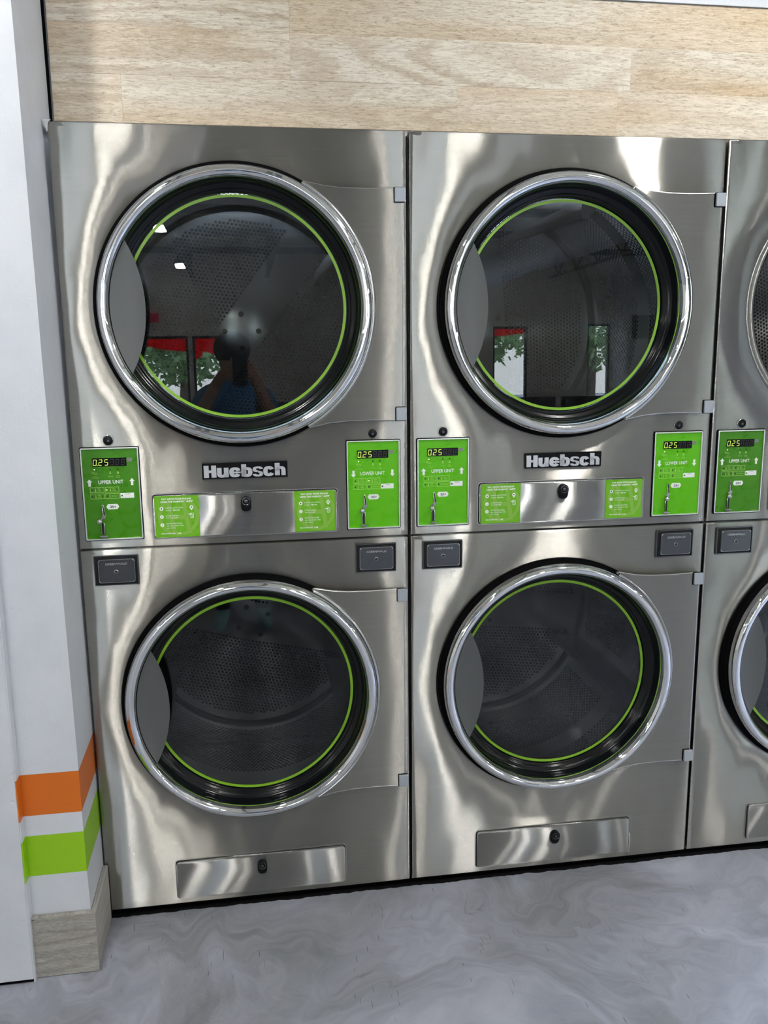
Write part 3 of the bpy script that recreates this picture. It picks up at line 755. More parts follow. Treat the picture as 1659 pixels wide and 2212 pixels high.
def sticker(parent, x0, x1, z0, z1, num, key):
    w = x1 - x0; h = z1 - z0; Y = -0.0092
    X = lambda u: x0 + u * w
    Z = lambda v: z1 - v * h
    part('sticker', key + 'b', lambda: BM().box(x0, x1, Y + 0.0002, Y + 0.0008, z0, z1), M_STICK, parent, label='green pay-by-phone sticker, machine no. %s' % num)
    def logo():
        b = BM(); n = 48
        def ell(rx, rz):
            return [(min(X(0.53) + rx * w * math.cos(2 * PI * i / n), X(0.995)), Z(0.50) + rz * h * math.sin(2 * PI * i / n)) for i in range(n)]
        b.ringprism(ell(0.47, 0.47), ell(0.385, 0.40), Y + 0.0001, Y + 0.0003)
        for u in (0.26, 0.60): b.poly([(X(u), Z(0.10)), (X(u + 0.10), Z(0.10)), (X(u + 0.22), Z(0.92)), (X(u + 0.12), Z(0.92))], Y + 0.00008)
        b.poly([(X(0.40), Z(0.47)), (X(0.74), Z(0.47)), (X(0.75), Z(0.57)), (X(0.41), Z(0.57))], Y + 0.00004)
        return b
    tag(part('sticker_logo', key + 'l', logo, M_SLOGO, parent), kind='stuff')
    def txt():
        b = BM(); t = lambda s, u0, u1, v, hh=0.045, bo=0.0: text_fit(b, s, X(u0), X(u1), Z(v) - hh * h / 2, Z(v) + hh * h / 2, Y - 0.0001, bo)
        t('PAY WITH YOUR PHONE', 0.17, 0.83, 0.075, 0.042, 0.03); t('USING THE HUEBSCH', 0.14, 0.66, 0.14, 0.042, 0.03); t('\u00ae', 0.668, 0.690, 0.128, 0.018); t('APP', 0.715, 0.87, 0.14, 0.042, 0.03)
        for k, v in enumerate((0.30, 0.50, 0.695)):
            b.prism([(X(0.155) + 0.043 * w * math.cos(2 * PI * i / 20), Z(v) + 0.043 * w * math.sin(2 * PI * i / 20)) for i in range(20)], Y - 0.00005, Y + 0.0001)
        t('ENTER LOCATION', 0.25, 0.63, 0.285, 0.03); t('CODE', 0.25, 0.37, 0.345, 0.03); t('TB1174', 0.405, 0.56, 0.345, 0.034, 0.03)
        t('LOAD FUNDS', 0.25, 0.53, 0.475, 0.03); t('TO THE APP', 0.25, 0.51, 0.530, 0.03)
        t('ENTER MACHINE', 0.25, 0.60, 0.665, 0.03); t('NO. OR SCAN THIS', 0.25, 0.63, 0.720, 0.03); t('QR CODE', 0.25, 0.45, 0.775, 0.03)
        t('MACHINE NO.', 0.13, 0.45, 0.905, 0.034, 0.02); t(num, 0.48, 0.57, 0.905, 0.038, 0.03)
        # map pin and phone icons
        P = [(X(0.83) + 0.042 * w * math.cos(a), Z(0.285) + 0.042 * w * math.sin(a)) for a in [(-30 + 240 * i / 16) * PI / 180 for i in range(17)]] + [(X(0.83), Z(0.285) - 0.075 * w)]
        b.poly(P, Y - 0.0001)
        b.outline(X(0.80), X(0.875), Z(0.545), Z(0.425), 0.0011, Y - 0.0001); b.quad(X(0.76), X(0.83), Z(0.462), Z(0.440), Y - 0.0001); text_fit(b, '$', X(0.825), X(0.852), Z(0.52), Z(0.46), Y - 0.0001)
        return b
    tag(part('sticker_print', key + 't' , txt, M_WHITE, parent), kind='stuff')
    def nums():
        b = BM()
        for s, v in (('1', 0.30), ('2', 0.50), ('3', 0.695)): text_fit(b, s, X(0.143), X(0.167), Z(v) - 0.0021, Z(v) + 0.0021, Y - 0.0002)
        b.poly([(X(0.83) + 0.016 * w * math.cos(a * PI / 5), Z(0.285) + 0.016 * w * math.sin(a * PI / 5)) for a in range(10)], Y - 0.0002); return b
    tag(part('sticker_numbers', key + 'n', nums, M_INK, parent), kind='stuff')

def lock_bm():
    b = BM(); n = 32
    body = [(0.0130 * math.cos(PI * i / 16), 0.0130 * math.sin(PI * i / 16)) for i in range(17)] + [(-0.0128, -0.016), (-0.0100, -0.0232), (-0.0040, -0.0262), (0.0040, -0.0262), (0.0100, -0.0232), (0.0128, -0.016)]
    b.prism(body, -0.0150, -0.006, 0.0015); b.disc(0.0128, -0.0205, -0.013, 0, 0, 32, 0.0012); return b
def lock_ring_bm(): return BM().lathe([(0.0098, -0.0205), (0.0098, -0.0212), (0.0088, -0.0214), (0.0080, -0.0208)], 0, 0, 32, True)
def lock_core_bm(): b = BM(); b.disc(0.0045, -0.0218, -0.019, 0, 0, 20, 0.0006); return b
def add_lock(parent, x, z, key='lock'):
    part('lock', 'lockb', lock_bm, M_LOCK, parent, True, 40, loc=(x, 0, z), label='black cam lock')
    part('lock_ring', 'lockr', lock_ring_bm, M_LOCKRING, parent, True, 40, loc=(x, 0, z)); part('keyway', 'lockc', lock_core_bm, M_LOCKRING, parent, True, 40, loc=(x, 0, z))
M_LOCKRING = mat('lock_ring_dark', (0.10, 0.10, 0.11, 1), 0.25, 1.0)

def access(root, name, x0, x1, z0, z1, label):
    def gap(): return BM().ringprism(rrect(x0 - 0.0016, x1 + 0.0016, z0 - 0.0016, z1 + 0.0016, 0.0075, 6), rrect(x0 + 0.0004, x1 - 0.0004, z0 + 0.0004, z1 - 0.0004, 0.006, 6), -0.0006, 0.0075)
    def plate():
        b = BM(); P = rrect(x0, x1, z0, z1, 0.0062, 6); b.prism(P, -0.0080, 0.006, 0.0030, 3)
        uv = b.bm.loops.layers.uv.new('UVMap')
        for f in b.bm.faces:
            for l in f.loops: l[uv].uv = (l.vert.co.x, l.vert.co.z)
        return b
    a = part(name, name + 'p', plate, M_PANEL2, root, True, 50, label=label)
    part('panel_gap', name + 'g', gap, M_MATTE, a)
    def bead():
        b = BM(); o = rrect(x0 - 0.0034, x1 + 0.0034, z0 - 0.0034, z1 + 0.0034, 0.0090, 6); i = rrect(x0 - 0.0016, x1 + 0.0016, z0 - 0.0016, z1 + 0.0016, 0.0075, 6)
        b.ringprism(o, i, -0.0012, 0.0065); return b
    part('panel_rim', name + 'r', bead, M_EDGE2, a, True, 30)
    return a
M_PANEL2 = steel_brushed('access_panel_stainless', (0.37, 0.365, 0.35, 1), 0.245, 0.89, 0.4)

def coin_box(root, x0, z1, scratched):
    w, h = 0.1045, 0.0742
    c = part('coin_box', 'cb_face', lambda: BM().prism(rrect(0.0115, w - 0.0090, -h + 0.0085, -0.0095, 0.0045, 5), -0.0105, 0.004, 0.0028, 3), M_ZINC, root, loc=(x0, 0, z1), label='cast metal coin box face lettered GREENWALD')
    part('recess', 'cb_rec', lambda: BM().box(0.0015, w - 0.0015, -0.0008, 0.006, -h + 0.0015, -0.0015), M_HOLE, c)
    part('recess_frame', 'cb_fr', lambda: BM().ringprism(rrect(0, w, -h, 0, 0.001, 2), rrect(0.0024, w - 0.0024, -h + 0.0024, -0.0024, 0.0008, 2), -0.0050, 0.0065), M_ZINC, c)
    def tx():
        b = BM(); text_fit(b, 'GREENWALD', 0.0275, 0.0790, -0.0222, -0.0170, -0.0104, 0.012); return raise_flat(b, 0.0007)
    tag(part('raised_lettering', 'cb_tx', tx, M_ZINC_L, c), kind='stuff')
    def ke(): return BM().lathe([(0.0046, -0.0100), (0.0048, -0.0118), (0.0036, -0.0124), (0.0030, -0.0108)], 0.0525, -0.0385, 24, True)
    part('rim_glint', 'cb_rim', lambda: BM().ringprism(rrect(0.0108, w - 0.0083, -h + 0.0078, -0.0088, 0.0050, 5), rrect(0.0136, w - 0.0112, -h + 0.0106, -0.0116, 0.0035, 5), -0.0098, 0.002), M_ZINC_L, c, label='bright bevelled rim')  # lighter ring puts the glint of the bevel edges into the colour
    part('keyhole_ring', 'cb_k', ke, M_NICKEL, c, True, 40)
    part('keyhole', 'cb_k2', lambda: BM().disc(0.0034, -0.0112, -0.009, 0.0525, -0.0385, 18), M_HOLE, c)
    return c
M_ZINC_L = mat('zinc_letters_rim_glint', (0.62, 0.63, 0.64, 1), 0.28, 1.0)

def badge(root):
    x0, x1, z0, z1 = 0.2985, 0.5045, 1.1491, 1.1881; w, h = x1 - x0, z1 - z0
    b_ = part('name_badge', 'badge', lambda: BM().box(x0, x1, -0.0035, 0.006, z0, z1, 0.0006), M_INK2, root, label='black badge with raised silver letters Huebsch')
    def L():
        b = BM(); Y = -0.0036
        X = lambda u: x0 + u * w
        Z = lambda v: z1 - v * h
        def bx(u0, u1, v0, v1): b.box(X(u0), X(u1), Y - 0.0022, Y, Z(v1), Z(v0), 0.0004, 1)
        def arc(uc, vc, ru, rv, tu, tv, a0, a1, n=22, p=2.6):
            P, Q = [], []
            for i in range(n + 1):
                a = math.radians(a0 + (a1 - a0) * i / n); c, s = math.cos(a), math.sin(a)
                k = (abs(c) ** p + abs(s) ** p) ** (-1 / p)
                P.append((X(uc) + ru * w * k * c, Z(vc) + rv * h * k * s)); Q.append((X(uc) + (ru - tu) * w * k * c, Z(vc) + (rv - tv) * h * k * s))
            for i in range(n): b.prism([P[i], P[i + 1], Q[i + 1], Q[i]], Y - 0.0022, Y)
        T = 0.058
        bx(0.020, 0.020 + T, .14, .90); bx(0.107, 0.107 + T, .14, .90); bx(0.07, 0.115, .44, .60)                     # H
        bx(0.172, 0.172 + T * .95, .30, .70); bx(0.252, 0.252 + T * .95, .30, .90); arc(0.236, .64, 0.064, .27, .052, .16, 180, 350)   # u
        arc(0.381, .60, .066, .31, .051, .17, 22, 328); bx(0.352, 0.446, .56, .67)                                    # e
        bx(0.455, 0.455 + T, .12, .88); arc(0.518, .61, .066, .30, .052, .16, -180, 180)                              # b
        arc(0.648, .46, .060, .175, .040, .11, 10, 262); arc(0.648, .735, .060, .175, .040, .11, -172, 88); b.prism([(X(.600), Z(.50)), (X(.640), Z(.60)), (X(.700), Z(.72)), (X(.690), Z(.60)), (X(.650), Z(.54))], Y - 0.0022, Y)   # s
        arc(0.776, .60, .064, .31, .050, .17, 28, 332)                                                              # c
        bx(0.848, 0.848 + T, .10, .88); arc(0.912, .60, .062, .29, .050, .16, 0, 180); bx(0.924, 0.974, .58, .88)      # h
        return b
    tag(part('silver_letters', 'badge_l', L, M_SILVER, b_, label='silver letters reading Huebsch'), kind='stuff')
    return b_
M_INK2 = mat('badge_black', (0.002, 0.002, 0.003, 1), 0.35, spec=0.15)

def keylock(root, x, z):
    k = part('key_lock', 'kl', lambda: BM().disc(0.0112, -0.0030, 0.006, 0, 0, 32, 0.0012), M_LOCK, root, True, 40, loc=(x, 0, z), label='round black key lock')
    part('lock_core', 'klc', lambda: BM().disc(0.0030, -0.0038, -0.001, 0.0005, -0.001, 14), M_LOCKRING, k)
    part('lock_rim', 'klr', lambda: BM().lathe([(0.0126, 0.004), (0.0126, -0.0012), (0.0112, -0.0016)], 0, 0, 36), M_EDGE2, k, True)

def dryer(i, label, drum_angles, nums, led, open_upper=False):
    root = empty('stacked_dryer', (0.81 * i, 0, 0), label, 'dryer', 'stacked tumble dryers')
    part('cabinet', 'cab', cabinet_bm, M_CAB, root)
    for zc, z0, z1, zd, key, ang, op in ((1.554, ZS + 0.0024, ZT, 1.510, 'U', drum_angles[0], open_upper), (0.5815, ZB, ZS - 0.0024, 0.5375, 'D', drum_angles[1], False)):
        up = key == 'U'
        part('front_panel', 'fp' + key, lambda: front_panel(z0, z1, zc), M_STEEL, root, label=('upper' if up else 'lower') + ' brushed stainless front panel')
        part('bulkhead', 'bh' + key, lambda: bulkhead_bm(zc, z0 + 0.004, z1 - 0.004), M_CAB, root)
        build_door(root, zc, 50 if op else 0)
        if 'drum' not in CACHE: CACHE['drum'] = drum_shell_mesh()
        if 'drumb' not in CACHE: CACHE['drumb'] = drum_back_mesh()
        d = obj('drum', CACHE['drum'], M_DRUM, root, loc=(0.409, 0, zd), rot=(0, -ang, 0), label='perforated stainless drum')
        obj('drum_back', CACHE['drumb'], M_DRUM, d, loc=(0, YB, 0), rot=(0, math.radians(-18), 0))
        part('drum_seam', 'dseam', lambda: BM().lathe([(RD + 0.001, YB - 0.006), (RD - 0.0022, YB - 0.0050), (RD - 0.0030, YB - 0.0010), (RD - 0.012, YB - 0.0015), (RD - 0.012, YB + 0.002)], 0, 0, 96), M_SEAM, d, True, 40)
        for q in range(4):
            a = PI / 4 + q * PI / 2 + math.radians(10)
            part('bolt', 'dbolt', lambda: BM().disc(0.0088, -0.004, 0.004, 0, 0, 16, 0.001), M_BOLT, d, loc=(0.054 * math.cos(a), YB - 0.0225, 0.054 * math.sin(a)))
        for q in range(3): part('baffle', 'dbaf', baffle_bm, M_DRUM, d, rot=(0, -q * 2 * PI / 3, 0), label='triangular lifting baffle')
    control_panel(root, 0.0184, 1.2329, True, led, M_GREEN_D if i != 1 else None); control_panel(root, 0.6504, 1.2329, False, led)
    keylock(root, 0.0845, 1.2499); keylock(root, 0.7160, 1.2497)
    badge(root)
    a = access(root, 'service_panel', 0.1790, 0.6238, 1.0095, 1.1140, 'narrow middle service panel with green stickers')
    add_lock(a, 0.4005, 1.0945)
    sticker(a, 0.1822, 0.2872, 1.0108, 1.1128, nums[0], 'st%d a' % i); sticker(a, 0.5180, 0.6185, 1.0108, 1.1128, nums[1], 'st%d b' % i)
    a = access(root, 'lint_panel', 0.1822, 0.6268, 0.0358, 0.1408, 'low lint drawer panel')
    add_lock(a, 0.4048, 0.1155)
    if i == 1: obj('loose_trim', BM().tube([(0.6282, -0.004, 0.094), (0.6300, -0.006, 0.082), (0.6308, -0.0065, 0.066), (0.6292, -0.0065, 0.050), (0.6284, -0.006, 0.034), (0.6258, -0.005, 0.027)], [0.0008, 0.0013, 0.0014, 0.0016, 0.0015, 0.001], 8), M_EDGE, a, True, label='bent shiny strip beside the panel edge')
    coin_box(root, 0.0313, 0.9712, False); coin_box(root, 0.6680, 0.9712, False)
    return root
M_SEAM = mat('drum_seam_dark', (0.12, 0.12, 0.12, 1), 0.3, 1.0)
M_HUB = mat('drum_hub_steel', (0.42, 0.41, 0.38, 1), 0.38, 1.0)
M_BOLT = mat('dark_bolt', (0.03, 0.03, 0.03, 1), 0.35, 0.8)
dryer(0, 'leftmost stacked stainless dryer, against the white pillar, both doors closed', (math.radians(35), math.radians(-32)), ('144', '143'), 1)
dryer(1, 'middle stacked stainless dryer with a bent strip beside its lint panel', (math.radians(75), math.radians(-25)), ('142', '141'), 0)
dryer(2, 'rightmost stacked stainless dryer, cut off by the picture edge', (math.radians(80), math.radians(10)), ('140', '139'), 0, True)
# dark filler strips between machines and toe gap
for i in range(2):
    b = BM(); b.box(0.8062 + 0.81 * i, 0.8098 + 0.81 * i, 0.018, 0.03, 0.0, 1.945); tag(obj('seam_filler', b, M_HOLE), ('black seam strip between the left and middle dryers', 'black seam strip between the middle and right dryers')[i], 'strip')
b = BM(); b.box(0.012, 3.0, 0.012, 0.05, 0.0, 0.0165); tag(obj('toe_strip', b, M_MATTE), 'black sealant strip along the foot of the dryers', 'strip')
rr_ = random.Random(9); b = BM(); n = 260; fr = []; ph_ = 0.0
for i in range(n + 1):
    ph_ = 0.7 * ph_ + rr_.uniform(-0.0022, 0.0022); fr.append((0.010 + 2.4 * i / n, -0.0055 + ph_))
lo = [b.bm.verts.new((x, y, 0.0)) for x, y in fr]; hi = [b.bm.verts.new((x, y + 0.002, 0.0042)) for x, y in fr]; bk = [b.bm.verts.new((x, 0.012, 0.0048)) for x, y in fr]
for i in range(n): b.bm.faces.new((lo[i], lo[i + 1], hi[i + 1], hi[i])); b.bm.faces.new((hi[i], hi[i + 1], bk[i + 1], bk[i]))
tag(obj('floor_sealant', b, M_MATTE, smooth=True), 'ragged black sealant bead smeared along the floor joint', 'sealant')

ORD = ('first', 'second', 'third', 'fourth', 'fifth', 'sixth', 'seventh', 'eighth', 'ninth', 'tenth', 'eleventh', 'twelfth')
# ------------------------------------------------------------------ the laundry behind the camera (seen in reflections)
def wall_with_openings(name, axis, pos, a0, a1, h, holes, m, label):
    b = BM(); hs = sorted(holes); cur = a0
    def bx(p, q, z0, z1):
        if q - p < 1e-4 or z1 - z0 < 1e-4: return
        if axis == 'y': b.box(p, q, pos - 0.15, pos, z0, z1)
        else: b.box(pos - (0.15 if pos < 0 else 0), pos + (0 if pos < 0 else 0.15), p, q, z0, z1)
    for p, q, z0, z1 in hs: bx(cur, p, 0, h); bx(p, q, 0, z0); bx(p, q, z1, h); cur = q
    bx(cur, a1, 0, h); return tag(obj(name, b, m), label, kind='structure')
HOLES = [(-5.6, -4.2, 0.1, 2.3), (-2.25, -1.30, 0.02, 2.9), (-1.0, -0.33, 0.85, 1.97), (-0.27, 0.24, 0.85, 1.97), (2.75, 3.65, 0.02, 2.9), (4.21, 4.76, 0.8, 2.07), (5.72, 6.10, 0.8, 2.10), (7.6, 8.5, 0.02, 2.9), (9.6, 11.2, 0.6, 2.2)]  # the full-height openings are added as bright sources for bands in the steel
wall_with_openings('wall_front', 'y', RY0, RX0, RX1, CEIL, HOLES, M_ROOMW, 'storefront wall behind the camera with windows')
tag(obj('wall_west', BM().box(RX0 - 0.15, RX0, RY0, 0.2, 0, CEIL), M_ROOMW), 'far left side wall of the laundry', kind='structure')
tag(obj('wall_east', BM().box(RX1, RX1 + 0.15, RY0, 0.2, 0, CEIL), M_ROOMW), 'far right side wall of the laundry', kind='structure')
M_ALU = mat('dark_window_frame', (0.05, 0.05, 0.055, 1), 0.4, 0.6)
for k, (p, q, z0, z1) in enumerate(HOLES):
    b = BM(); y0, y1 = RY0 - 0.1, RY0 - 0.04; t = 0.035
    b.box(p, p + t, y0, y1, z0, z1); b.box(q - t, q, y0, y1, z0, z1); b.box(p + t, q - t, y0, y1, z1 - t, z1); b.box(p + t, q - t, y0, y1, z0, z0 + t)
    w_ = tag(obj('window_%d' % (k + 1), b, M_ALU), 'storefront window seen only in reflections', kind='structure')
    obj('window_pane', BM().box(p + t, q - t, y0 + 0.025, y0 + 0.031, z0 + t, z1 - t), M_CLEAR, w_)
# red banners in the windows
M_RED = mat('red_banner', srgb(225, 32, 18), 0.5)
def banner(x0, x1, ztop, f, label):
    n = 30; P = [(x0 + (x1 - x0) * i / n, f(i / n)) for i in range(n + 1)] + [(x1, ztop), (x0, ztop)]
    b = BM(); b.prism(P, RY0 - 0.14, RY0 - 0.135); tag(obj('window_banner', b, M_RED_T), label, 'banner')
def red_t():
    m = bpy.data.materials.new('red_window_film'); m.use_nodes = True; n = m.node_tree.nodes; l = m.node_tree.links
    p = n['Principled BSDF']; p.inputs['Base Color'].default_value = srgb(235, 30, 14); p.inputs['Roughness'].default_value = 0.5
    t = n.new('ShaderNodeBsdfTranslucent'); t.inputs[0].default_value = srgb(245, 30, 14); mx = n.new('ShaderNodeMixShader'); mx.inputs[0].default_value = 0.7
    l.new(p.outputs[0], mx.inputs[1]); l.new(t.outputs[0], mx.inputs[2]); l.new(mx.outputs[0], n['Material Output'].inputs[0]); return m
M_RED_T = red_t()
banner(-1.0, -0.31, 1.97, lambda t: 1.86 - 0.03 * math.sin(t * 3) - 0.10 * t, 'red wavy window banner in the left storefront pane')
banner(-0.29, 0.24, 1.97, lambda t: 1.72 - 0.03 * math.cos(t * 9) - (0.06 if t < .3 else 0), 'red wavy window banner in the wide storefront pane')
banner(4.21, 4.76, 2.07, lambda t: 1.93 + 0.05 * t * t, 'red window banner in the narrow storefront pane')
tag(obj('exit_sign', BM().box(-0.92, -0.72, RY0, RY0 + 0.05, 2.17, 2.29, 0.005), mat('exit_red', srgb(190, 30, 60), 0.4, emit=(0.8, 0.05, 0.12, 1), es=0.6)), 'small red lit sign high on the storefront wall', 'sign')
tag(obj('column', BM().box(6.12, 6.70, RY0 + 0.0, RY0 + 0.55, 0, CEIL, 0.01), M_PAINT), 'white square column on the storefront wall', 'column')
t_ = empty('wall_screen', (6.41, RY0 + 0.57, 2.05), 'dark screen mounted on the white column', 'screen')
obj('screen_panel', BM().box(-0.22, 0.22, -0.02, 0.02, -0.2, 0.14, 0.006), mat('screen_black', (0.02, 0.022, 0.025, 1), 0.15), t_)
# trusses
M_TRUSS = mat('truss_grey', srgb(118, 120, 118), 0.5, 0.0)
def truss(x, label):
    b = BM(); y0, y1 = RY0, 0.05
    b.box(x - 0.03, x + 0.03, y0, y1, 2.78, 2.81); b.box(x - 0.03, x + 0.03, y0, y1, 3.10, 3.13)
    n = 30; s = (y1 - y0) / n
    for i in range(n): b.tube([(x, y0 + s * i, 2.80 if i % 2 else 3.11), (x, y0 + s * (i + 1), 3.11 if i % 2 else 2.80)], 0.012, 5)
    tag(obj('roof_truss', b, M_TRUSS), label, 'truss', 'open web roof trusses')
for k, x in enumerate((-4.3, -2.25, -0.22, 0.83, 2.6, 5.1, 7.2, 9.4)): truss(x, 'grey open web roof truss, %s from the left wall' % ORD[k])
for k, y in enumerate((-10.2, -8.7, -7.2, -5.7, -4.2, -2.7, -1.2)):
    b = BM(); b.box(RX0, RX1, y - 0.03, y + 0.03, 3.02, 3.10); tag(obj('purlin', b, M_TRUSS), 'grey ceiling cross beam, %s from the storefront' % ORD[k], 'beam', 'ceiling cross beams')
# spiral ducts
M_DUCT = mat('galvanised_duct', (0.92, 0.92, 0.93, 1), 0.42, 0.3)
def duct(x0, y0, x1, y1, z, r, label):
    d = Vector((x1 - x0, y1 - y0, 0)); n = 120; path = [(x0 + d.x * i / n, y0 + d.y * i / n, z) for i in range(n + 1)]
    b = BM(); b.tube(path, [r * (1.03 if i % 3 == 0 else 1.0) for i in range(n + 1)], 28)
    tag(obj('air_duct', b, M_DUCT, smooth=True, sharp=30), label, 'duct')
duct(3.72, -3.2, 3.55, -9.9, 2.72, 0.24, 'long round spiral duct crossing the middle dryer glass')
duct(-0.95, -5.5, -0.85, -9.6, 2.62, 0.16, 'short round spiral duct seen at the left of the glass')
# LED lamps
M_LAMP = mat('led_diffuser', (0.9, 0.9, 0.9, 1), 0.5, emit=(1.0, 0.985, 0.95, 1), es=LAMP)
M_LAMPH = mat('lamp_housing', (0.06, 0.06, 0.065, 1), 0.4, 0.5)
first = None
lamp_lab = 'round LED high bay lamp hanging from the ceiling'
for kx, x in enumerate((-4.8, -0.34, 2.0, 4.16, 8.65)):
    for ky, y in enumerate((-1.05, -4.15, -7.25, -10.35)):
        if x == 2.0 and y < -8: continue  # the third column is added to bring light onto the pillar side
        r_ = empty('ceiling_lamp', (x, y, 2.9), 'round LED lamp, %s row out from the dryers, %s column from the left wall' % (ORD[ky], ORD[kx]), 'lamp', 'LED lamps under the ceiling')
        def hous():
            b = BM(); n = 28; pr = [(0.0001, 0.13), (0.04, 0.13), (0.05, 0.06), (0.085, 0.035), (0.09, 0.0), (0.078, -0.005)]
            rings = [[b.bm.verts.new((rr * math.cos(2 * PI * i / n), rr * math.sin(2 * PI * i / n), z)) for i in range(n)] for rr, z in pr]
            for A, B in zip(rings, rings[1:]):
                for i in range(n): b.bm.faces.new((A[i], A[(i + 1) % n], B[(i + 1) % n], B[i]))
            return b
        def diff():
            b = BM(); n = 28; top = [b.bm.verts.new((0.077 * math.cos(2 * PI * i / n), 0.077 * math.sin(2 * PI * i / n), 0.0)) for i in range(n)]
            bot = [b.bm.verts.new((0.066 * math.cos(2 * PI * i / n), 0.066 * math.sin(2 * PI * i / n), -0.055)) for i in range(n)]
            b.bm.faces.new(bot)
            for i in range(n): b.bm.faces.new((top[i], top[(i + 1) % n], bot[(i + 1) % n], bot[i]))
            return b
        part('lamp_housing', 'lh', hous, M_LAMPH, r_, True, 40); part('lamp_diffuser', 'ld', diff, M_LAMP, r_); part('hanger', 'lhang', lambda: BM().tube([(0, 0, 0.12), (0, 0, 0.26)], 0.006, 6), M_LAMPH, r_)
# washers in a back-to-back island, folding table, outdoor planting
M_WASH = mat('washer_steel', (0.35, 0.35, 0.36, 1), 0.35, 0.9); M_WASHD = mat('washer_dark', (0.02, 0.02, 0.024, 1), 0.3)
def washer(x, y, label):
    w = empty('washing_machine', (x, y, 0), label, 'washer', 'front load washers across the room')
    part('washer_body', 'wb', lambda: BM().box(-0.33, 0.33, -0.36, 0.36, 0, 1.04, 0.01), M_WASH, w)
    def top():
        b = BM(); b.box(-0.32, 0.32, 0.28, 0.37, 0.86, 1.14, 0.01); return b
    part('washer_console', 'wc', top, M_WASHD, w)
    part('washer_door', 'wd', lambda: BM().lathe([(0.22, 0.362), (0.22, 0.39), (0.16, 0.40), (0.15, 0.37), (0.0001, 0.365)], 0, 0.52, 32), M_WASHD, w, True)
for k in range(12): washer(-2.6 + 0.72 * k, -6.6, 'grey front load washer, %s from the left wall in the island row' % ORD[k])
tb = empty('folding_table', (1.2, -4.6, 0), 'long dark folding table in the middle of the room', 'table')
obj('table_top', BM().box(-1.6, 1.6, -0.4, 0.4, 0.86, 0.90, 0.01), M_WASHD, tb)
for sx_ in (-1.45, 1.45):
    for sy_ in (-0.32, 0.32): obj('leg', BM().box(sx_ - 0.03, sx_ + 0.03, sy_ - 0.03, sy_ + 0.03, 0, 0.86), M_WASH, tb)
tag(obj('parking_ground', BM().box(-40, 40, -50, RY0 - 0.2, -0.1, -0.02), mat('asphalt', srgb(200, 200, 196), 0.8)), 'pale parking ground outside the storefront', kind='structure')
M_LEAF = mat('leaf_green', srgb(150, 178, 118), 0.6); M_BARK = mat('bark', srgb(96, 80, 64), 0.8)
def tree(x, y, h, r, seed, label):
    rr = random.Random(seed); t = empty('tree', (x, y, -0.02), label, 'tree', 'trees outside the storefront')
    obj('trunk', BM().tube([(0, 0, 0), (0.1, 0, h * 0.5), (0, 0.1, h * 0.8)], [0.2, 0.14, 0.05], 8), M_BARK, t, True)
    V, F = [], []
    for _ in range(1500):
        d = Vector((rr.gauss(0, 1), rr.gauss(0, 1), rr.gauss(0, 1))).normalized() * r * rr.uniform(0.35, 1.0); d.z *= 0.75
        c = d + Vector((0, 0, h * 0.68)); a = Vector((rr.gauss(0, 1), rr.gauss(0, 1), rr.gauss(0, 1))).normalized(); q = a.cross(Vector((0.3, 0.5, 0.8))).normalized(); s = 0.13
        o = len(V); V += [tuple(c + a * s), tuple(c + q * s * 0.5), tuple(c - a * s), tuple(c - q * s * 0.5)]; F.append((o, o + 1, o + 2, o + 3))
    f = bpy.data.objects.new('foliage', raw_mesh('foliage', V, F, M_LEAF)); COL.objects.link(f); f.parent = t; f['kind'] = 'stuff'
for k, (x, y, h, r) in enumerate(((-7.5, -24, 5, 2.2), (-4.6, -18, 4.0, 1.5), (-0.95, -19.5, 3.2, 1.35), (2.6, -25, 3.8, 1.6), (6.6, -20, 3.8, 1.4), (10.2, -22, 3.9, 1.7), (15, -24, 5, 2.4))): tree(x, y, h, r, k, 'leafy green tree outside the storefront, %s from the left' % ORD[k])

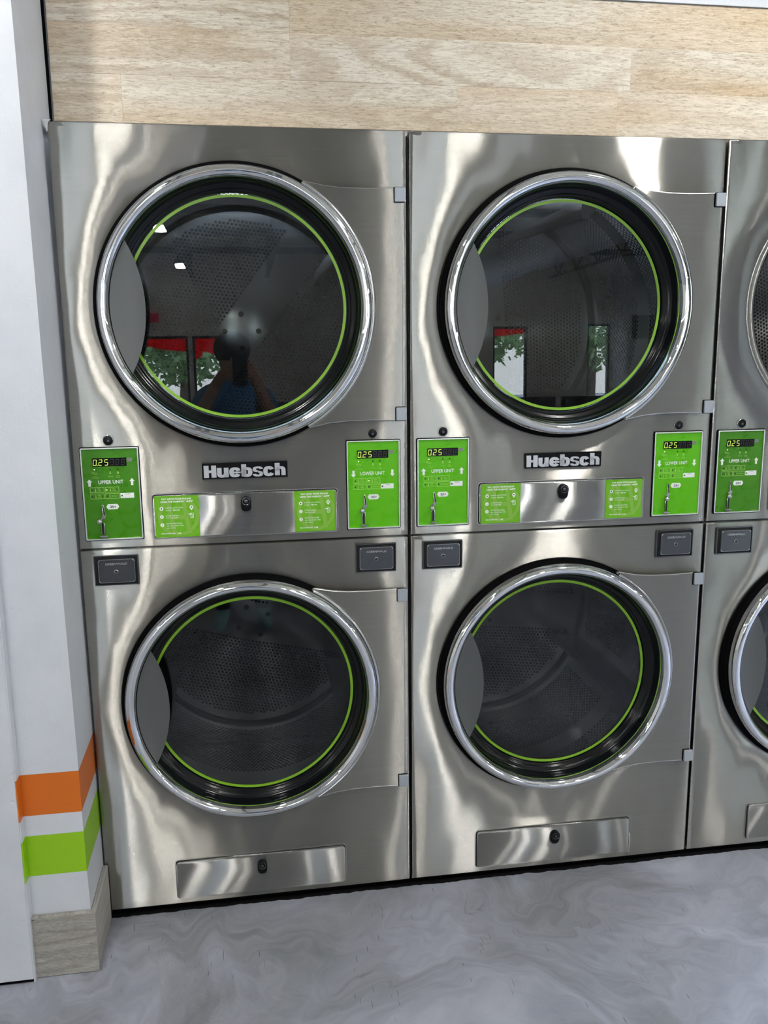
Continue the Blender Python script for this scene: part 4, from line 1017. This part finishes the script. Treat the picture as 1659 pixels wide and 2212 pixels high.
# ------------------------------------------------------------------ the photographer, seen only in the door glass
def person():
    root = empty('person', (0.36, -2.62, 0), 'person in a blue shirt holding a phone up, mirrored in the door glass', 'person')
    J = {'pelvis': (0, 0, 0.88, .13), 'waist': (0, 0.01, 1.0, .115), 'chest': (0, 0, 1.2, .14), 'neck0': (0, 0.0, 1.33, .07), 'neck': (0, 0.02, 1.38, .05), 'head': (0, 0.05, 1.47, .085), 'crown': (0, 0.05, 1.57, .075)}
    E_ = [('pelvis', 'waist'), ('waist', 'chest'), ('chest', 'neck0'), ('neck0', 'neck'), ('neck', 'head'), ('head', 'crown')]
    for s, n in ((-1, 'l'), (1, 'r')):
        J['sh' + n] = (0.165 * s, 0, 1.29, .055); J['el' + n] = (0.22 * s, 0.16, 1.13, .042); J['wr' + n] = (0.085 * s + 0.02, 0.36, 1.38, .028); J['pa' + n] = (0.060 * s + 0.03, 0.405, 1.415, .030)
        J['hip' + n] = (0.09 * s, 0, 0.82, .095); J['kn' + n] = (0.10 * s, 0.02, 0.46, .062); J['an' + n] = (0.11 * s, -0.01, 0.09, .042); J['to' + n] = (0.13 * s, 0.15, 0.045, .038)
        E_ += [('neck0', 'sh' + n), ('sh' + n, 'el' + n), ('el' + n, 'wr' + n), ('wr' + n, 'pa' + n), ('pelvis', 'hip' + n), ('hip' + n, 'kn' + n), ('kn' + n, 'an' + n), ('an' + n, 'to' + n)]
        for f in range(4):
            a, c = 'f%d%s' % (f, n), 'g%d%s' % (f, n); z = 1.440 - 0.017 * f
            J[a] = (0.058 * s + 0.035, 0.435, z, .0095); J[c] = (0.030 * s + 0.038, 0.448, z + 0.004, .008); E_ += [('pa' + n, a), (a, c)]
        a, c = 't0' + n, 't1' + n; J[a] = (0.048 * s + 0.035, 0.40, 1.455, .011); J[c] = (0.026 * s + 0.038, 0.405, 1.470, .009); E_ += [('pa' + n, a), (a, c)]
    names = list(J); me = bpy.data.meshes.new('body'); me.from_pydata([J[n][:3] for n in names], [(names.index(a), names.index(b)) for a, b in E_], [])
    o = bpy.data.objects.new('body', me); COL.objects.link(o); o.parent = root
    sk = o.modifiers.new('skin', 'SKIN')
    for k, n in enumerate(names): r = J[n][3]; me.skin_vertices[0].data[k].radius = (r, r)
    me.skin_vertices[0].data[0].use_root = True
    o.modifiers.new('sub', 'SUBSURF').levels = 1; o.modifiers['sub'].render_levels = 2
    m = mat('clothes_and_skin', srgb(196, 150, 124), 0.6); t = NT(m); c = t.add('TexCoord'); s = t.add('SeparateXYZ'); t.link(c.outputs['Object'], s.inputs[0])
    zz = t.maprange(s.outputs[2], 0, 1.6, 0, 1)
    rp_ = t.add('ValToRGB'); rp_.color_ramp.interpolation = 'CONSTANT'; e = rp_.color_ramp.elements; e[0].color = srgb(150, 190, 190); e[0].position = 0; e[1].position = 0.07; e[1].color = srgb(28, 28, 32)
    for p, cc in ((0.58, srgb(50, 120, 172)), (0.855, srgb(196, 150, 124))): k = e.new(p); k.color = cc
    t.link(zz, rp_.inputs[0])
    yy = t.add('Math', operation='GREATER_THAN'); yy.inputs[1].default_value = 0.2; t.link(s.outputs[1], yy.inputs[0])
    t.link(t.mix(yy.outputs[0], rp_.outputs[0], srgb(196, 150, 124)), t.p.inputs['Base Color']); me.materials.append(m)
    b = BM(); b.ball((0, 0.035, 1.535), (0.098, 0.108, 0.095), 24); obj('hair', b, mat('dark_hair', srgb(46, 34, 28), 0.6), root, True)
    b = BM()
    for s_ in (-1, 1): b.ball((0.032 * s_, 0.128, 1.492), (0.013, 0.008, 0.007), 12)
    obj('eyes', b, mat('eye_dark', (0.02, 0.02, 0.02, 1), 0.2), root, True)
    obj('nose', BM().ball((0, 0.140, 1.468), (0.013, 0.018, 0.022), 12), MATS['clothes_skin_plain'], root, True)
    obj('mouth', BM().ball((0, 0.131, 1.428), (0.024, 0.008, 0.006), 12), mat('lips', srgb(160, 92, 84), 0.5), root, True)
mat('clothes_skin_plain', srgb(196, 150, 124), 0.6)
person()
ph = empty('smartphone', (0.398, -2.172, 1.452), 'dark phone held up by the photographer, seen in reflections', 'phone')
obj('phone_body', BM().prism(rrect(-0.036, 0.036, -0.11, 0.045, 0.010, 5), -0.004, 0.004, 0.0015), M_WASHD, ph)
